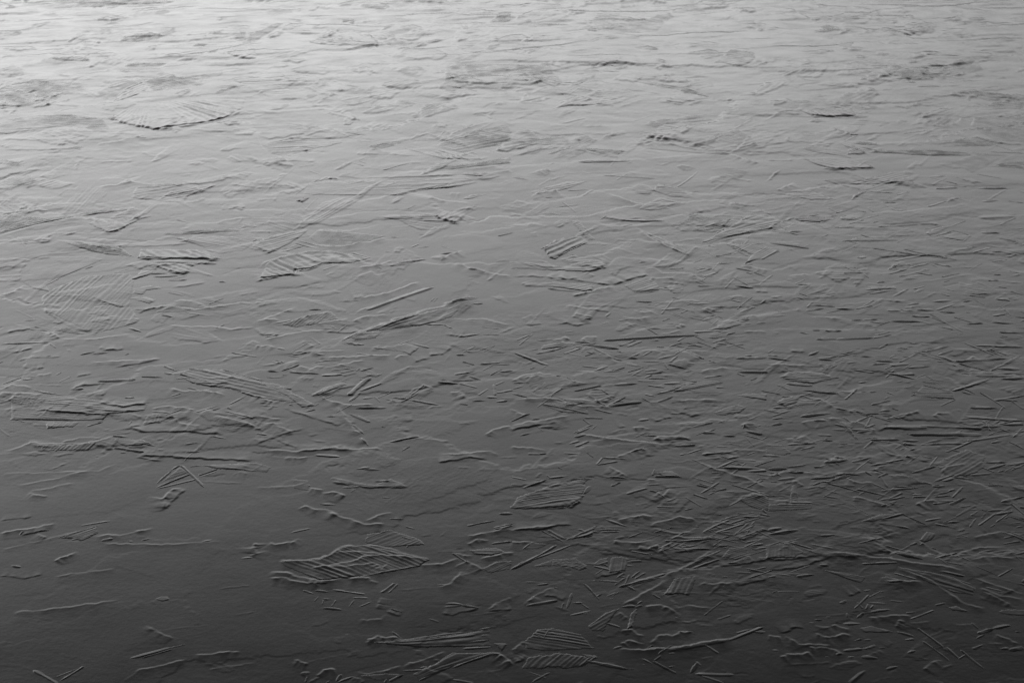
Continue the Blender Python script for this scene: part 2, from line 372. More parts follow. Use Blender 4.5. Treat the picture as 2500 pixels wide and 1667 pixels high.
# ---------------------------------------------------------------- what is frozen into the ice, read off the photograph tile by tile
# T column row; then n = needle (two ends), r = seam of the sheet, p = plate or feather (outline ; grain)
# w width, h height, t lean, j raggedness, k grain spacing, g roughness (relative), s / b = step facing / away
DATA = """
T 0 0
p 160 65 240 25 420 45 620 10 850 5 1080 20 1160 0 1650 10 1500 40 1000 70 ; P 160 65 1600 40 ; t-1 g1 | long dark grained ice plate across the farthest left edge
p 1080 385 1150 340 1400 310 1520 330 1450 365 1250 385 ; ; t-1.4 g1
r 400 545 560 550 700 535 830 560 s w8
p 420 545 600 540 720 530 830 545 830 570 560 570 ; ; t-1.6 h1.2
r 1240 545 1500 525 1750 485 2010 440 s
p 1860 490 2010 445 2000 495 ; ; t-1.6 | small dark wedge of ice at the point of a pale rough plate, far left
p 2010 480 2120 350 2350 380 2350 550 2200 545 ; ; g1.4 t0.4 | pale pitted ice plate beside a small dark wedge, far left
r 950 640 1100 655 1300 660 1560 655 s w7 h1.3
r 1650 595 2010 600 2350 590 s
p 100 770 300 740 500 750 820 770 800 820 600 870 430 960 0 1000 -60 830 ; P 100 770 800 800 ; t-1 g1.2 | wide grey pitted ice plate running in from the left edge, far back
p 1020 950 1130 820 1320 740 1370 800 1280 870 1150 920 ; P 1020 950 1370 780 ; t1.2 h1.3 | pale blade of ice with a dark lower edge below the grained plates, far left
p 1370 800 1310 740 1590 680 1640 700 2070 665 1850 790 1600 820 1380 850 ; R 2150 655 ; t-1 h1.2 | dark ribbed feather tapering right, touching the pale blade of ice
p 2110 740 2180 690 2350 670 2700 655 2900 715 2730 740 2660 830 2680 880 2450 895 2300 830 ; P 2110 740 2900 715 ; t0.6 | rounded grey ice plate right of the dark tapering feather
p 990 1100 1080 1040 1260 970 1500 935 1740 920 2250 910 2230 1000 2100 1070 1900 1130 1400 1200 1180 1160 ; R 1350 880 ; k9 h1.3 t0.8 | big shell shaped ice feather with curved ribs, upper left
r 1400 1200 1700 1165 1950 1120 2130 1060 2230 1010 s w9 h1.5
p -20 1150 130 1090 330 1065 640 1060 950 1100 1010 1170 980 1215 600 1165 -20 1240 ; P 0 1180 950 1110 ; t-0.8 h1.3 | dark streaked ice feather at the left edge below the wide pitted plate
r 0 1275 400 1290 650 1280 800 1245 s
r 0 1370 300 1380 740 1370 s w7
r 0 1340 100 1360 s w6
p 640 1345 780 1340 740 1375 600 1370 ; P 600 1370 780 1345 ; t-1.5
n 2070 1260 2470 1345 w5
p -20 1460 180 1490 200 1530 -20 1510 ; ; t-1.5
r 880 1330 1100 1300 1320 1240 b w6
r 0 650 140 675 s w6
r 100 710 250 740 500 745 s w7
r 0 545 60 520 310 520 s w7 h1.2
r 1650 30 1500 45 1000 72 200 68 s w6
r 1100 380 1500 320 s
r 1400 410 1700 400 2000 410 s
p 1760 425 1820 400 1900 410 1850 430 ; ; t-1.8 h1.3
p 1120 610 1240 580 1540 575 1480 610 1180 620 ; ; t-1.4
r 1320 460 1420 410 1400 470 b
r 430 960 830 975 1010 950 s
T 1 0
p 1100 15 1300 5 1700 10 1900 40 1500 35 1270 30 ; P 1100 15 1800 30 ; t-1.5 h1.2 | dark streaked sliver of ice at the top edge, right of centre left
p 940 45 1200 50 1280 80 1150 100 950 70 ; ; t-1.5
p 775 180 870 170 960 190 780 215 ; ; t-1.4
p 470 400 600 340 760 275 1030 290 1120 380 1130 420 950 430 650 430 ; R 1080 440 ; h1.4 t-0.3 | fan shaped ice feather with slanting ribs, far back left of centre
n 1010 435 1240 520 w6
r 1240 520 1460 430 1600 390 1790 345 s w8 h1.3
p 1130 380 1260 350 1460 385 1790 345 1440 440 1250 430 ; R 1200 500 ; t-0.7 | thin dark ice wing drawn out to a long tip at right, far back
n 1780 475 2030 418 w5
p 1730 740 1740 640 1800 595 2400 600 2700 610 2750 680 2400 710 2050 725 ; ; t-0.9 h1.2 | smooth grey ice bowl with a long black lower lip, far back near centre
r 1730 745 1900 768 2200 775 2500 778 2700 748 s w12 h1.9
r 1730 745 1850 720 1900 745 s
n 1740 790 2030 840 w6
r 1850 930 2020 890 2200 905 s
p 870 830 940 800 990 830 920 850 ; ; h1.4 | small leaf shaped chip of ice standing clear, upper left of centre
p 790 1150 800 1080 880 1070 920 1100 860 1150 ; R 800 1170 ; h1.4 k9 | small comb of curved ice ribs, upper left of centre
r 430 1260 560 1215 700 1195 s
n 700 1195 890 1275 w7
r 50 1330 320 1272 760 1275 s w8 h1.2
n 290 1272 350 1272 w9 h1.8
r 60 1340 220 1300 420 1285 820 1300 s
p 60 1340 250 1290 820 1300 700 1340 400 1400 300 1440 150 1420 ; P 60 1340 800 1310 ; t-0.5
n -10 1200 70 1380 w8 | ice needle slanting down to the right at the corner of a smooth dark plate
r 1670 1300 1900 1190 2150 1120 b w6
n 1670 1300 1990 1150 w6
n 1660 1275 1720 1215 w7
n 1360 1360 1720 1465 w7
p 1470 1410 1700 1375 2030 1420 2100 1470 1720 1465 ; P 1500 1380 1800 1470 ; h1.3 | ribbed ice feather pointing left, upper centre
n 1160 1565 1410 1500 w9
r 150 1495 300 1475 550 1490 s
r 2000 1035 2160 950 2340 955 s w6
r 1980 1060 2170 1030 2130 1080 s
r 1620 680 1760 660 s w7
r 0 265 130 260 400 245 s
r 0 585 100 590 225 578 s w6
r 1240 1050 1500 1035 s w5
r 960 1415 1300 1420 1500 1440 s w6
n 870 1490 990 1525 w8
n 940 1475 1010 1500 w7
p 1520 1540 2000 1500 2340 1440 2340 1500 1800 1560 1530 1565 ; P 1520 1555 2340 1460 ; t-1.2 g1
p 1030 1340 1240 1300 1430 1270 1300 1330 1080 1385 ; ; t-1 g1
n 820 1220 1020 1245 w6
p 1650 1330 1900 1220 2340 1150 2350 1300 1900 1400 1700 1370 ; P 1650 1330 2350 1180 ; t-1
r 2010 45 2200 60 2340 72 s w6
p 2120 215 2250 110 2350 110 2350 200 ; P 2120 215 2350 130 ; t-1
r 1630 190 1780 150 1890 80 s w6
T 2 0
r 0 240 200 190 400 140 560 140 s w7
r 0 195 100 150 200 100 480 90 600 70 740 10 b w7
p 80 245 300 210 430 210 540 228 200 250 ; P 80 245 540 225 ; t-1.6
p 600 260 750 170 900 140 1180 180 1400 220 1350 290 1100 310 790 310 ; P 700 250 1380 250 ; t-0.6 g0.7 | wide shallow ice plate with fine level grain, far back at centre
p 1060 130 1180 170 1410 195 1400 225 1200 190 ; P 1060 140 1400 210 ; t-1.6 h1.2 | dark bar of ice with a square right end, far back at centre
r 430 318 800 325 1050 343 s w5
r 1080 360 1300 340 s w6
p 70 390 160 320 420 320 440 360 300 375 ; R 60 400 ; h1.3 | small pale ice fan opening to the right, far back at centre
n 840 650 1010 535 w7 | pale ice needle leaning right, on the end of a dark needle, far back at centre
n 830 655 995 662 w7 h1.2 | short dark level ice needle under a pale leaning one, far back at centre
n 720 640 800 650 w8
n 760 640 830 672 w5
p 620 640 960 548 800 630 ; P 620 640 960 550 ; t-0.8
n 330 790 500 890 w7 | ice needle falling to the right, left arm of a V, far back at centre
n 510 850 680 740 w8 | ice needle rising to the right, right arm of a V, far back at centre
n 500 890 640 800 w6
p 1070 740 1220 740 1600 810 1840 895 1560 870 1540 830 1330 800 1200 770 ; P 1080 740 1840 890 ; t-1.6 h1.5 k5 | long dark feathered ice blade falling to the right, upper right of centre
p 1500 870 1600 850 1840 900 1620 940 1580 960 1380 935 ; P 1500 870 1840 900 ; h1.2 | small grained ice plate under the tip of the long dark feathered blade
r 1350 930 1450 950 1580 960 s w7 h1.2
p 380 1010 480 920 610 880 740 910 860 940 860 960 500 985 ; R 360 1020 ; h1.4 | ragged ice feather spreading right from a point, upper centre
n 390 1020 620 880 w7
n 380 1005 470 960 w7
r 80 950 250 955 400 970 s w6
n 1110 1115 1300 1048 w7
p 1330 1110 1500 1080 1770 1042 1880 1060 1600 1100 ; R 1250 1120 ; t-1 h1.2 | narrow ice feather rising to the right beside a level seam, upper right of centre
n 1560 1125 1840 1095 w8
n 2040 1195 2210 1100 w12 h1.3 | broad stubby ice needle rising to the right, alone on smooth ice, upper right
p 1780 600 1900 560 2000 460 2230 500 2240 540 2150 610 2050 620 1930 590 ; P 1780 600 2200 520 ; t-0.7 h1.3 | tangled ribbed ice plate, far back right of centre
r 1690 500 1860 485 2030 455 2230 500 s
n 2030 460 2220 500 w7
n 1400 430 1540 410 w6
n 1450 420 1520 455 w5
r 1140 1320 1260 1300 1430 1255 b w8
r 1140 1325 1300 1300 s w7
r 1430 1255 1550 1280 1770 1285 s w6
n 1210 1360 2000 1418 w10 h1.2 | very long ice needle falling gently to the right, right of centre in the upper half
r 1400 1315 1700 1380 1990 1415 s w7
r 1990 1415 2080 1370 2250 1320 b w7
r 2000 1420 2150 1470 2260 1500 b w7
r 1220 1340 1330 1310 1500 1330 b w6
n 600 1492 1130 1478 w8 h1.2 | long dark level ice needle crossed by a short steep one, upper centre
n 910 1525 1030 1380 w8 | short steep ice needle crossing a long level one, upper centre
p 570 1355 900 1375 1040 1385 970 1450 700 1390 ; P 570 1355 1000 1400 ; t-1.2 k5 | dark grained ice triangle ending at a short steep needle, upper centre
r 560 1370 760 1410 960 1450 s w8
r -10 1440 260 1375 520 1345 s w8
p 270 1420 520 1350 560 1360 380 1420 ; P 270 1420 540 1350 ; t-1
r 650 1160 900 1155 b w5
n 510 1340 560 1360 w9
p -10 1260 60 1180 180 1200 260 1265 500 1240 560 1330 0 1340 ; P 0 1260 560 1300 ; t-0.8
n -5 745 160 752 w9 h1.5
r 0 710 80 708 s w7
r 1640 190 1750 180 1950 175 2090 130 s
r 1950 170 2150 180 2290 212 s
r 1760 235 2000 232 s
r 2060 275 2280 272 s w7
r 970 65 1090 50 1180 40 s w7
r 540 80 620 40 760 30 s
r 1290 80 1500 70 1800 60 s w5
r 700 875 850 900 s
r 690 870 800 850 930 815 b w8
r 930 820 1200 840 1380 870 s w6
n 1170 720 1210 745 w7
T 3 0
r 0 65 230 100 400 190 520 215 b w6
p 430 260 540 230 640 250 700 285 560 290 ; ; t-1.4 h1.2 | dark lens shaped ice plate, far back in the upper right
r 690 285 850 295 1000 290 s w7
r 1000 270 1100 300 1220 345 s w6
r 1000 265 1200 320 1340 360 b w5
p 1000 265 1200 210 1380 175 1560 240 1320 330 ; R 960 270 ; h1.3 | ribbed ice wing with a serrated right edge, far back in the upper right
r 1760 220 1850 232 2100 220 s w6
p 620 400 800 385 760 450 680 475 ; R 860 370 ; h1.4 t-0.6 | small curved ice fan with a dark tip below, far back in the upper right
r 290 490 400 505 560 500 s w6
n 1840 455 2010 490 w7
n 1950 470 2210 445 w6
n 2220 495 2340 565 w7
n 2200 495 2350 500 w6
n 1440 512 1760 525 w8 h1.2 | dark level ice needle, far back near the right side
p 1230 700 1260 655 1500 670 1520 700 1300 690 ; P 1230 690 1520 690 ; t-1.6 h1.3
p 1200 760 1350 750 1370 770 1230 770 ; ; t-1.8 h1.3
r 760 640 1000 580 1100 600 1450 570 s w6
p 1040 690 1500 580 1700 610 1820 680 1600 740 1300 730 ; P 1040 690 1820 650 ; t-0.8 g1
n 1370 800 1590 793 w7
r 1590 793 1790 788 s
r 460 775 700 805 900 795 s w7
r 760 825 920 838 1170 820 s w7
r 1670 845 1850 860 2100 890 2350 920 s w8
p 1680 850 1950 830 2100 845 2350 900 2100 910 ; P 1680 850 2350 915 ; t-1.2
p 250 1010 310 960 580 955 760 1000 830 1070 640 1080 400 1070 ; R 230 960 ; h1.2 t0.6 | shell like ice feather fanned to the right with a dark lower lip, upper right
r 390 1075 520 1070 640 1082 700 1060 840 1074 s w7 h1.4
n 750 965 945 1005 w6
n 790 995 940 950 w6
r 800 1042 890 1040 950 1005 s w6
r 940 950 1030 945 1090 920 s w5
n 120 935 270 945 w8
r -10 940 260 945 580 935 b w7
n 80 1040 250 1020 w7
p 1890 1080 2100 1060 2380 1070 2380 1310 2100 1300 1920 1210 1860 1150 ; ; t-0.6 j0 | smooth dark ice bowl at the right edge in the upper half
r 1770 1080 1920 1060 s w6
r 1880 1250 2020 1300 2200 1330 2350 1332 s w8
r 1480 1140 1600 1160 1750 1130 1780 1080 b w7
p 910 1410 1000 1385 1500 1380 1700 1390 2200 1420 2180 1435 1500 1435 1000 1410 ; P 910 1400 2200 1425 ; t-1.4 h1.5 k5 | long black streaked ice band lying level near the right edge
p 1580 1310 1900 1260 2200 1320 2000 1345 1600 1350 ; P 1580 1330 2200 1325 ; t-1 k5
r 640 1300 780 1340 920 1425 b w7
p 640 1300 900 1400 880 1425 720 1430 740 1380 ; P 640 1300 900 1410 ; h1.3 | triangular ice flake folded beside the end of the long black band
p 730 1320 830 1305 1000 1320 1050 1345 900 1340 ; P 730 1320 1050 1340 ; t-1.5 h1.4
n 860 1355 1010 1395 w9 h1.3
p 290 1370 440 1340 650 1370 760 1450 450 1410 ; P 290 1370 700 1430 ; t-0.6
n 640 1430 760 1455 w9
p 250 1425 400 1470 820 1480 1000 1550 600 1562 440 1520 ; P 300 1430 900 1550 ; h1.2 t0.5 | ice feather with a black scalloped lower edge, right of centre in the upper half
r 490 1548 620 1562 800 1555 1000 1550 s w8 h1.5
r 820 1248 960 1230 1100 1222 1300 1190 1480 1165 s w7
n 1240 1230 1490 1195 w6
r 580 1175 660 1210 790 1245 b w8
n 750 1245 830 1240 w10 h1.5
n 700 1310 830 1245 w7
n 2040 1320 2250 1390 w9 h1.3
n 2030 1395 2380 1412 w8
p 2030 1530 2150 1490 2370 1480 2370 1560 ; P 2030 1530 2370 1500 ; t-1.4
r -10 1335 200 1310 520 1310 s w7
r 160 1300 200 1270 b
r 1960 975 1760 972 s w6
n 1910 1020 1990 975 w7
p 1930 1010 2050 930 2350 930 2350 1000 ; P 1930 1010 2350 950 ; t-0.8
r 0 1475 240 1475 s w6
r 1300 105 1220 112 s w7
r 1800 62 2170 100 s w5
r 200 1230 350 1245 520 1215 b w6
T 0 1
r 840 150 1060 130 1200 95 1390 125 1640 130 1960 95 2130 20 b w8
r 1390 130 1640 138 1960 105 2130 60 s w7
r 1690 260 1740 215 1850 190 1930 155 1990 135 s w7 h1.3
p 1200 250 1250 140 1650 130 1990 135 1850 190 1720 240 1690 300 ; P 1200 250 1900 150 ; h0.8 t-0.3 | broad pale ice plate with a dark stepped right edge, left side
p -30 490 -30 390 160 410 450 440 760 380 1240 325 1260 350 830 410 480 470 -30 590 ; P 0 560 1250 335 ; t-1 h1.6 k5 g1 | long bundle of dark ice streaks sweeping in from the left edge
r -10 600 480 470 830 412 b w6
p 800 490 920 440 1130 430 1400 415 1280 450 1150 520 1090 560 980 570 ; P 850 430 1000 570 ; k5 h1.2 | pointed ice feather with a dark ribbed left edge, left side
r 930 565 1000 572 1115 545 s w7
r 1000 432 1250 430 1400 418 s w6
r 490 645 700 655 1000 688 1200 690 b w8
r 1000 690 1200 692 1450 690 1800 660 s w6
p 1260 800 1290 720 1800 720 1900 760 2050 812 1920 822 ; P 1290 720 1500 830 ; t0.9 h1.3 k14 | smooth pale ice blade with a sharp black lower edge, left of centre
r 1250 806 1600 806 1850 806 1930 822 2050 815 s w10 h2
p 1340 850 1850 850 1740 890 1750 930 1650 945 1550 920 ; P 1400 850 1560 930 ; t0.9 h1.3 k12 | second smooth ice blade, just below the black edged pale one
r 1530 915 1660 944 1750 932 s w9 h1.6
r 1390 842 1700 845 1990 850 s w8 h1.3
p 570 660 1150 700 1130 720 1240 790 980 770 830 740 ; P 570 660 1240 760 ; t-1.2 h1.5 g1 k5 | dark tattered ice streaks leading left from the pale blade
n 1860 855 1990 858 w9 h1.3
p 1410 580 1800 545 2150 530 2350 520 2350 490 2230 490 2200 560 1550 590 ; P 1410 580 2350 510 ; t-1.4 h1.2 k5 | dark level band of fine ice streaks above the pale blade
p 1560 610 2150 600 2350 660 2230 740 2000 770 1900 740 1850 700 ; P 1560 600 2230 740 ; h1.3 k6 | fan of coarse ice ribs running down right, left of centre
p 180 950 240 840 380 790 800 780 950 810 700 920 500 1000 430 1050 460 1110 300 1080 190 1010 ; ; h0.9 j0 t0.3 | large smooth rounded ice plate near the left edge
r 180 1010 180 940 240 840 b w6
p 380 1150 530 1060 800 960 1200 930 1230 1020 1200 1250 1270 1370 1170 1420 860 1500 410 1290 ; P 400 1280 520 1160 ; h0.9 j0.6 k10 t-0.3 | large flat ice plate with faint slanting ribs at left, below the rounded one
r 390 1150 420 1290 600 1410 860 1500 s w6
r 1170 1425 1240 1390 1280 1360 s w7 h1.3
p 760 1150 900 1170 1210 1245 1100 1255 960 1215 ; P 880 1170 990 1240 ; h1.3 k5 | slim comb of ice ribs falling to the right, left side
r -10 1145 130 1112 230 1040 b w8
r -10 1145 140 1110 s w7
r 1270 1290 1400 1260 1580 1235 1780 1275 1980 1245 2220 1212 2350 1222 b w7
p 1400 1300 1580 1240 1780 1275 1640 1298 ; ; t-0.5
r 1270 1310 1330 1280 1500 1250 s
r 1590 1200 1680 1190 1800 1215 1900 1250 b w6
r 1530 1412 1760 1435 1950 1425 2130 1457 2180 1440 2240 1410 b w7
p 1310 1140 1350 1100 1520 1078 1380 1050 1220 1080 1220 1130 ; P 1220 1120 1500 1080 ; h1.2
r 1570 1070 1700 1060 1890 1030 s w6
p 1110 1180 1220 1180 1370 1232 1440 1185 1300 1150 ; P 1110 1180 1400 1210 ; h1.2
r -10 1507 150 1465 330 1447 s w7
p 470 1470 600 1435 860 1505 700 1500 ; P 470 1470 860 1500 ; t-1 k5
r 420 1490 480 1490 540 1542 b w8
r 540 1545 830 1548 1200 1502 b w5
n 1180 1440 1300 1480 w9
p 1170 1010 1300 910 1420 910 1400 950 1250 1000 ; P 1170 1010 1420 920 ; h1.3 | shattered scrap of ice below the pale blades, left of centre
n 1330 945 1540 940 w7
n 1400 975 1640 965 w6
n 1530 1005 1720 1003 w6
n 430 1042 540 985 w8
n 470 1110 540 1098 w8
n 440 610 490 595 w10 h1.3
r 330 635 480 640 s
r 850 630 1100 640 1280 655 b w5
n 1270 642 1360 640 w6
r 480 1385 560 1405 s w7
n 100 1185 160 1190 w6
r 140 1160 240 1210 350 1225 s w6
r 1980 490 2060 455 2220 435 2200 490 b w6
r 2110 125 2230 145 2350 155 s w7
r 2030 355 2150 350 s
r 1890 312 2100 312 s w5
T 1 1
r 740 45 1000 68 1300 62 1640 52 1900 32 s w8 h1.2
n 1885 32 2090 54 w10 h1.5 | short black ice needle at the right end of a long seam, upper centre
r 1900 28 2100 25 2350 0 b w7
p 330 238 420 170 500 105 640 50 740 72 620 90 520 112 400 200 ; P 330 238 640 55 ; h1.4 | crooked ice feather bent like an elbow at the left end of the long seam
n 480 0 590 35 w7
n 630 55 745 75 w6
p 480 112 750 90 1500 90 1900 40 2000 90 1500 182 1300 230 700 230 440 220 ; R 400 230 ; h0.8 k6 t-0.2 | huge smooth ice plate with fine radiating grain, upper centre
r 1130 250 1300 222 1480 187 1720 132 2010 92 s w8 h1.2
p 1500 180 1720 132 2010 92 2050 110 1800 160 ; P 1500 185 2020 95 ; h1.2 t0.5
p 1880 255 1980 220 2190 200 2100 225 1950 268 ; P 1880 255 2190 205 ; h1.3 | small layered ice plate stepping right, upper centre
n 1960 322 2030 330 w9
n 1390 355 1470 320 w6
p 1110 430 1240 420 1630 415 1720 450 1740 480 1700 545 1500 550 1400 510 1300 460 ; R 1060 420 ; h1.3 k6 t0.3 | ice wing with ribs spreading right from a sharp left tip, centre
r 1110 425 1400 415 1640 405 b w7
r 1630 415 1740 452 1860 482 s w10 h1.5
n 1630 412 1680 430 w9 h1.4
n 1495 590 1540 588 w9
p 480 620 560 550 900 570 1200 600 1050 650 700 700 590 680 ; ; t-0.9 j0 | smooth oval ice dish with a bright lower rim, left of centre
r 560 670 640 697 800 697 950 662 1060 657 1190 610 b w10
r 560 545 700 555 870 562 b w8
p -40 700 60 620 500 530 400 620 180 740 120 762 ; P -40 700 500 540 ; h1.2 k8 | ice feather of long slanting ribs at the left of the smooth oval dish
r -10 670 150 610 500 535 b w7
p 190 762 370 672 460 697 300 742 ; P 190 762 440 690 ; h1.5 | small bundle of three bright ice splinters below the oval dish
n 360 670 560 715 w8
n 380 640 600 700 w7
p 30 990 80 870 200 790 500 740 720 740 1060 800 900 852 620 852 480 912 370 917 350 962 200 985 ; P 480 780 640 845 ; h1.4 k16 j1 t0.3 | large ice wing with wavy lower edge and broad slanting ribs, left of centre
r -10 1018 100 1000 220 978 s w8 h1.3
r 30 900 80 850 240 790 500 745 720 738 b w8
n 720 755 920 842 w9
n 880 752 1065 805 w8
r 240 955 350 962 370 915 480 915 620 852 720 850 s w8
p 1220 878 1300 832 1500 812 1640 804 1420 855 ; P 1220 878 1640 808 ; t-1.5 h1.3 | dark spindle of ice at the left end of a bent seam, centre
r 1640 805 1740 800 1800 770 1880 735 b w9
n 1690 767 1815 758 w10 h1.3
n 1225 880 1420 855 w7
n 1420 705 1500 670 w8
n 1480 705 1590 700 w11 h1.2 | short bright ice needle beside a slanted one, alone on smooth ice at centre
r 1830 850 1980 900 2240 960 2360 972 b w9
n 1940 905 2030 915 w8
r 940 895 1100 870 1250 830 b w6
r 890 1182 1000 1165 1200 1125 1500 1020 b w7
n 1010 1285 1630 1070 w22 h0.7 | long straight ice needle rising to the right above a big feather, centre
r 890 1312 1080 1240 1260 1190 b w6
r 770 1567 960 1480 1450 1318 1800 1212 1990 1162 b w18 h1.5
p 960 1482 1430 1332 1870 1240 1860 1285 1800 1350 1560 1420 1250 1460 ; R 700 1600 ; h1.6 k12 j1 | great ice feather with a straight spine, ragged ribs below it, at centre
n 1790 1212 2050 1165 w13 h0.6 | broad bright tip of ice at the upper end of the great feather spine
n 1800 1190 2020 1160 w7
n 1990 1222 2085 1220 w7
n 1720 1410 1805 1450 w8 h1.3
n 1560 1410 1740 1412 w6
n 780 1567 950 1495 w10
p 860 1530 960 1490 1180 1470 1100 1540 900 1568 ; P 860 1540 1180 1470 ; t-1 k5
p 230 1410 480 1320 690 1295 780 1360 500 1420 350 1440 ; P 360 1430 460 1350 ; h1 t-0.5 | dull ice feather left of the great spine
r 270 1407 480 1332 690 1292 b w8
r 80 1552 200 1520 440 1476 640 1470 b w8
r 640 1478 870 1488 960 1470 s w7
r 890 1387 940 1360 1000 1340 1200 1322 b w8
r 530 1410 700 1380 860 1362 b
r 1800 1362 1950 1365 2110 1360 2200 1390 2330 1422 b w7
n 1850 1525 2060 1495 w10
n 1600 1205 1640 1170 w7
n 1630 1205 1670 1170 w7
r -10 1212 190 1195 b w6
n 2220 602 2360 568 w9
r 1540 220 1700 272 1960 298 b w6
r 1880 362 1960 345 2000 350 s
r 0 1380 160 1360 220 1380 b w8
r 60 1370 220 1310 370 1255 b w6
r 0 1440 60 1510 220 1505 s w8
n 80 1530 210 1505 w10
r 880 1175 990 1165 s w8
r 1730 1500 1900 1520 s
n 1150 905 1130 885 w9
r 0 120 200 135 390 150 s w6
r 0 158 380 155 s w6
r 0 270 200 268 s
p 360 275 450 240 500 250 430 300 ; P 370 280 480 245 ; h1.3
n 1870 750 1690 690 w5 h0.6
T 2 1
n 830 42 1320 74 w6 | very thin ice needle lying level with a small knot on it, centre right
n 960 87 1060 30 w8
n 1520 147 1710 3 w9 h1.1 | pale ice needle rising steeply right out of a shattered star, centre right
p 1280 180 1340 110 1530 160 1600 190 1690 255 1450 235 ; R 1280 180 ; h1.2 t-0.4 | shattered star of ice at the foot of a pale rising needle
n 1650 192 1720 183 w8
p 150 190 500 100 700 90 640 125 440 190 230 222 ; P 150 190 650 100 ; h1.2 g1 | feathered ice strip rising to the right with a curled lower end, centre
r 175 250 230 205 330 198 430 178 b w10
n 500 182 700 172 w5
n 290 250 380 240 w8
r 870 208 1000 250 1100 296 1220 305 1370 258 1560 297 b w7
p 1150 352 1250 280 1380 260 1460 350 1270 372 ; P 1150 352 1350 280 ; h1.2 | kite shaped ice plate with a level lower edge, centre right
n 1400 275 1560 297 w7
n 455 285 590 385 w8
n 370 342 625 305 w5
p 510 440 590 420 720 580 770 630 700 645 ; P 600 520 700 470 ; h1.3 k5 | twisted strip of ice ribs falling to the right, centre
p 270 715 400 640 640 585 710 660 560 720 400 812 330 805 ; P 280 730 640 600 ; h1.9 k13 j1.2 | fan of four coarse bright ice bars, centre right
n 270 715 650 585 w9 h1.3
n 300 745 660 620 w9 h1.2
n 370 808 690 655 w9 h1.3
r 440 812 520 800 575 772 b
n 500 775 580 768 w8
p 240 400 330 375 480 405 350 405 ; ; t-1
r 780 420 900 440 1020 455 1220 430 s w8
n 1000 455 1410 460 w9 h1.2 | slim level ice needle, centre right
n 1020 512 1110 490 w7
r 1120 510 1220 580 1340 660 1500 730 1650 782 b w8
p 1150 520 1400 620 1600 720 1640 780 1500 735 1340 655 ; P 1150 520 1600 720 ; h1.2 k6 | slim ice wing falling to the right along a bright seam, centre right
r 1350 665 1500 730 1640 782 s w7
p 1430 490 1600 440 1610 390 1690 385 1900 450 2030 435 1950 520 1900 552 1520 542 ; P 1440 470 1700 400 ; h1.2 t-0.7 g1 | dull winged ice plate with two peaks, right of centre
r 1520 545 1700 550 1900 552 2000 525 s w7
p 1740 655 1920 540 2060 470 2150 405 2350 390 2470 430 2480 470 2350 550 2100 590 1810 660 ; R 1640 690 ; h1.7 k7 j1 | bold ice fan spreading up right from a sharp point, right of centre
n 1740 655 2060 565 w8 h1.3
n 1800 658 2350 512 w7
n 1880 570 1960 530 w9
p 1990 680 2100 670 2280 665 2480 740 2360 800 2140 852 2190 770 2100 730 ; P 2130 850 2400 720 ; h1.5 k6 j1 | ribbed ice triangle with steep parallel grooves, right of centre
r 2110 868 2200 880 2350 922 b w8
n 2140 930 2220 955 w8
n 2210 930 2330 972 w8 h1.2
r 690 932 760 912 820 900 875 885 s w8 h1.4
p -20 832 500 870 870 800 880 885 700 930 -20 900 ; P 0 860 880 850 ; h0.8 k8 | shallow ice plate with level grain and a notched right edge, centre
r 690 930 760 970 b
r -10 970 200 970 400 985 s w7
r 400 980 650 1015 920 1052 s w8 h1.2
r 920 1052 1100 990 1260 955 s w9 h1.2
n 320 1080 640 1112 w10 h1.2 | level ice needle under a broad V of seams, centre
r 560 1147 720 1112 920 1058 b w9
r 560 1145 620 1140 700 1120 s w8
p 90 1030 400 1022 750 1040 740 1100 640 1108 400 1070 120 1062 ; P 500 1090 700 1030 ; h0.9 k9 | ice wedge with crossing ribs inside the left of a broad V of seams
r 90 1035 130 1060 230 1050 s w7
r 1200 918 1300 890 1380 940 1640 950 1790 1042 b w8
r 1300 890 1400 865 1560 830 b w5
p 1020 1060 1240 970 1340 1040 1360 1100 1120 1118 ; P 1040 1070 1240 990 ; h1 | rough ice plate just right of a broad V of seams, with a dark lower edge
r 1110 1118 1230 1115 1350 1102 s w7
p 1380 1070 1500 1040 1590 1060 1560 1125 1480 1130 ; P 1380 1070 1560 1100 ; h1.2
r 1260 980 1330 990 1480 985 b
r 1370 1025 1560 1042 1600 1060 s
n 1700 1060 1860 1058 w6
n 2040 1060 2220 1080 w9 h1.2
n 2150 1070 2220 1070 w8
r 2230 1110 2350 1122 s w7
n 1990 1180 2110 1207 w8
r 1980 1160 2060 1150 2160 1165 b
r 550 1352 600 1312 740 1345 b w8
r 410 1410 500 1395 580 1420 740 1392 s w8
n 860 1342 905 1300 w9
n 860 1352 900 1352 w8
r 490 1240 570 1250 700 1275 b w7
r 700 1275 900 1300 s w6
r 1010 1340 1110 1362 1280 1345 b w7
r 1110 1282 1200 1302 1270 1295 1360 1325 b w7
r 1060 1390 1110 1425 b
r 1490 1432 1570 1410 1610 1427 b w8
p 1660 1478 1800 1450 1980 1385 2080 1380 2130 1412 1960 1460 ; P 1660 1478 2130 1400 ; h1.2 | long smooth ice sliver rising to a blunt right end, right of centre
n 1670 1482 1980 1460 w7
n 840 1558 1720 1508 w8 h1.2 | very long ice needle lying nearly level, middle of the picture right of centre
n 1220 1440 1340 1508 w8
n 1240 1445 1370 1452 w7
r 1340 1505 1500 1480 1550 1460 b
r 390 1562 480 1520 530 1550 b w9
r 620 1562 690 1530 790 1522 b w9
n 1640 1500 1780 1560 w8
n 1520 1565 1600 1520 w8
r 1730 1275 1790 1265 1870 1285 b w8
r 1390 1215 1550 1195 1650 1185 1730 1205 b w6
n 1130 1200 1290 1208 w7
r 2100 1340 2240 1330 b
r 2130 1480 2200 1470 2340 1475 b
T 3 1
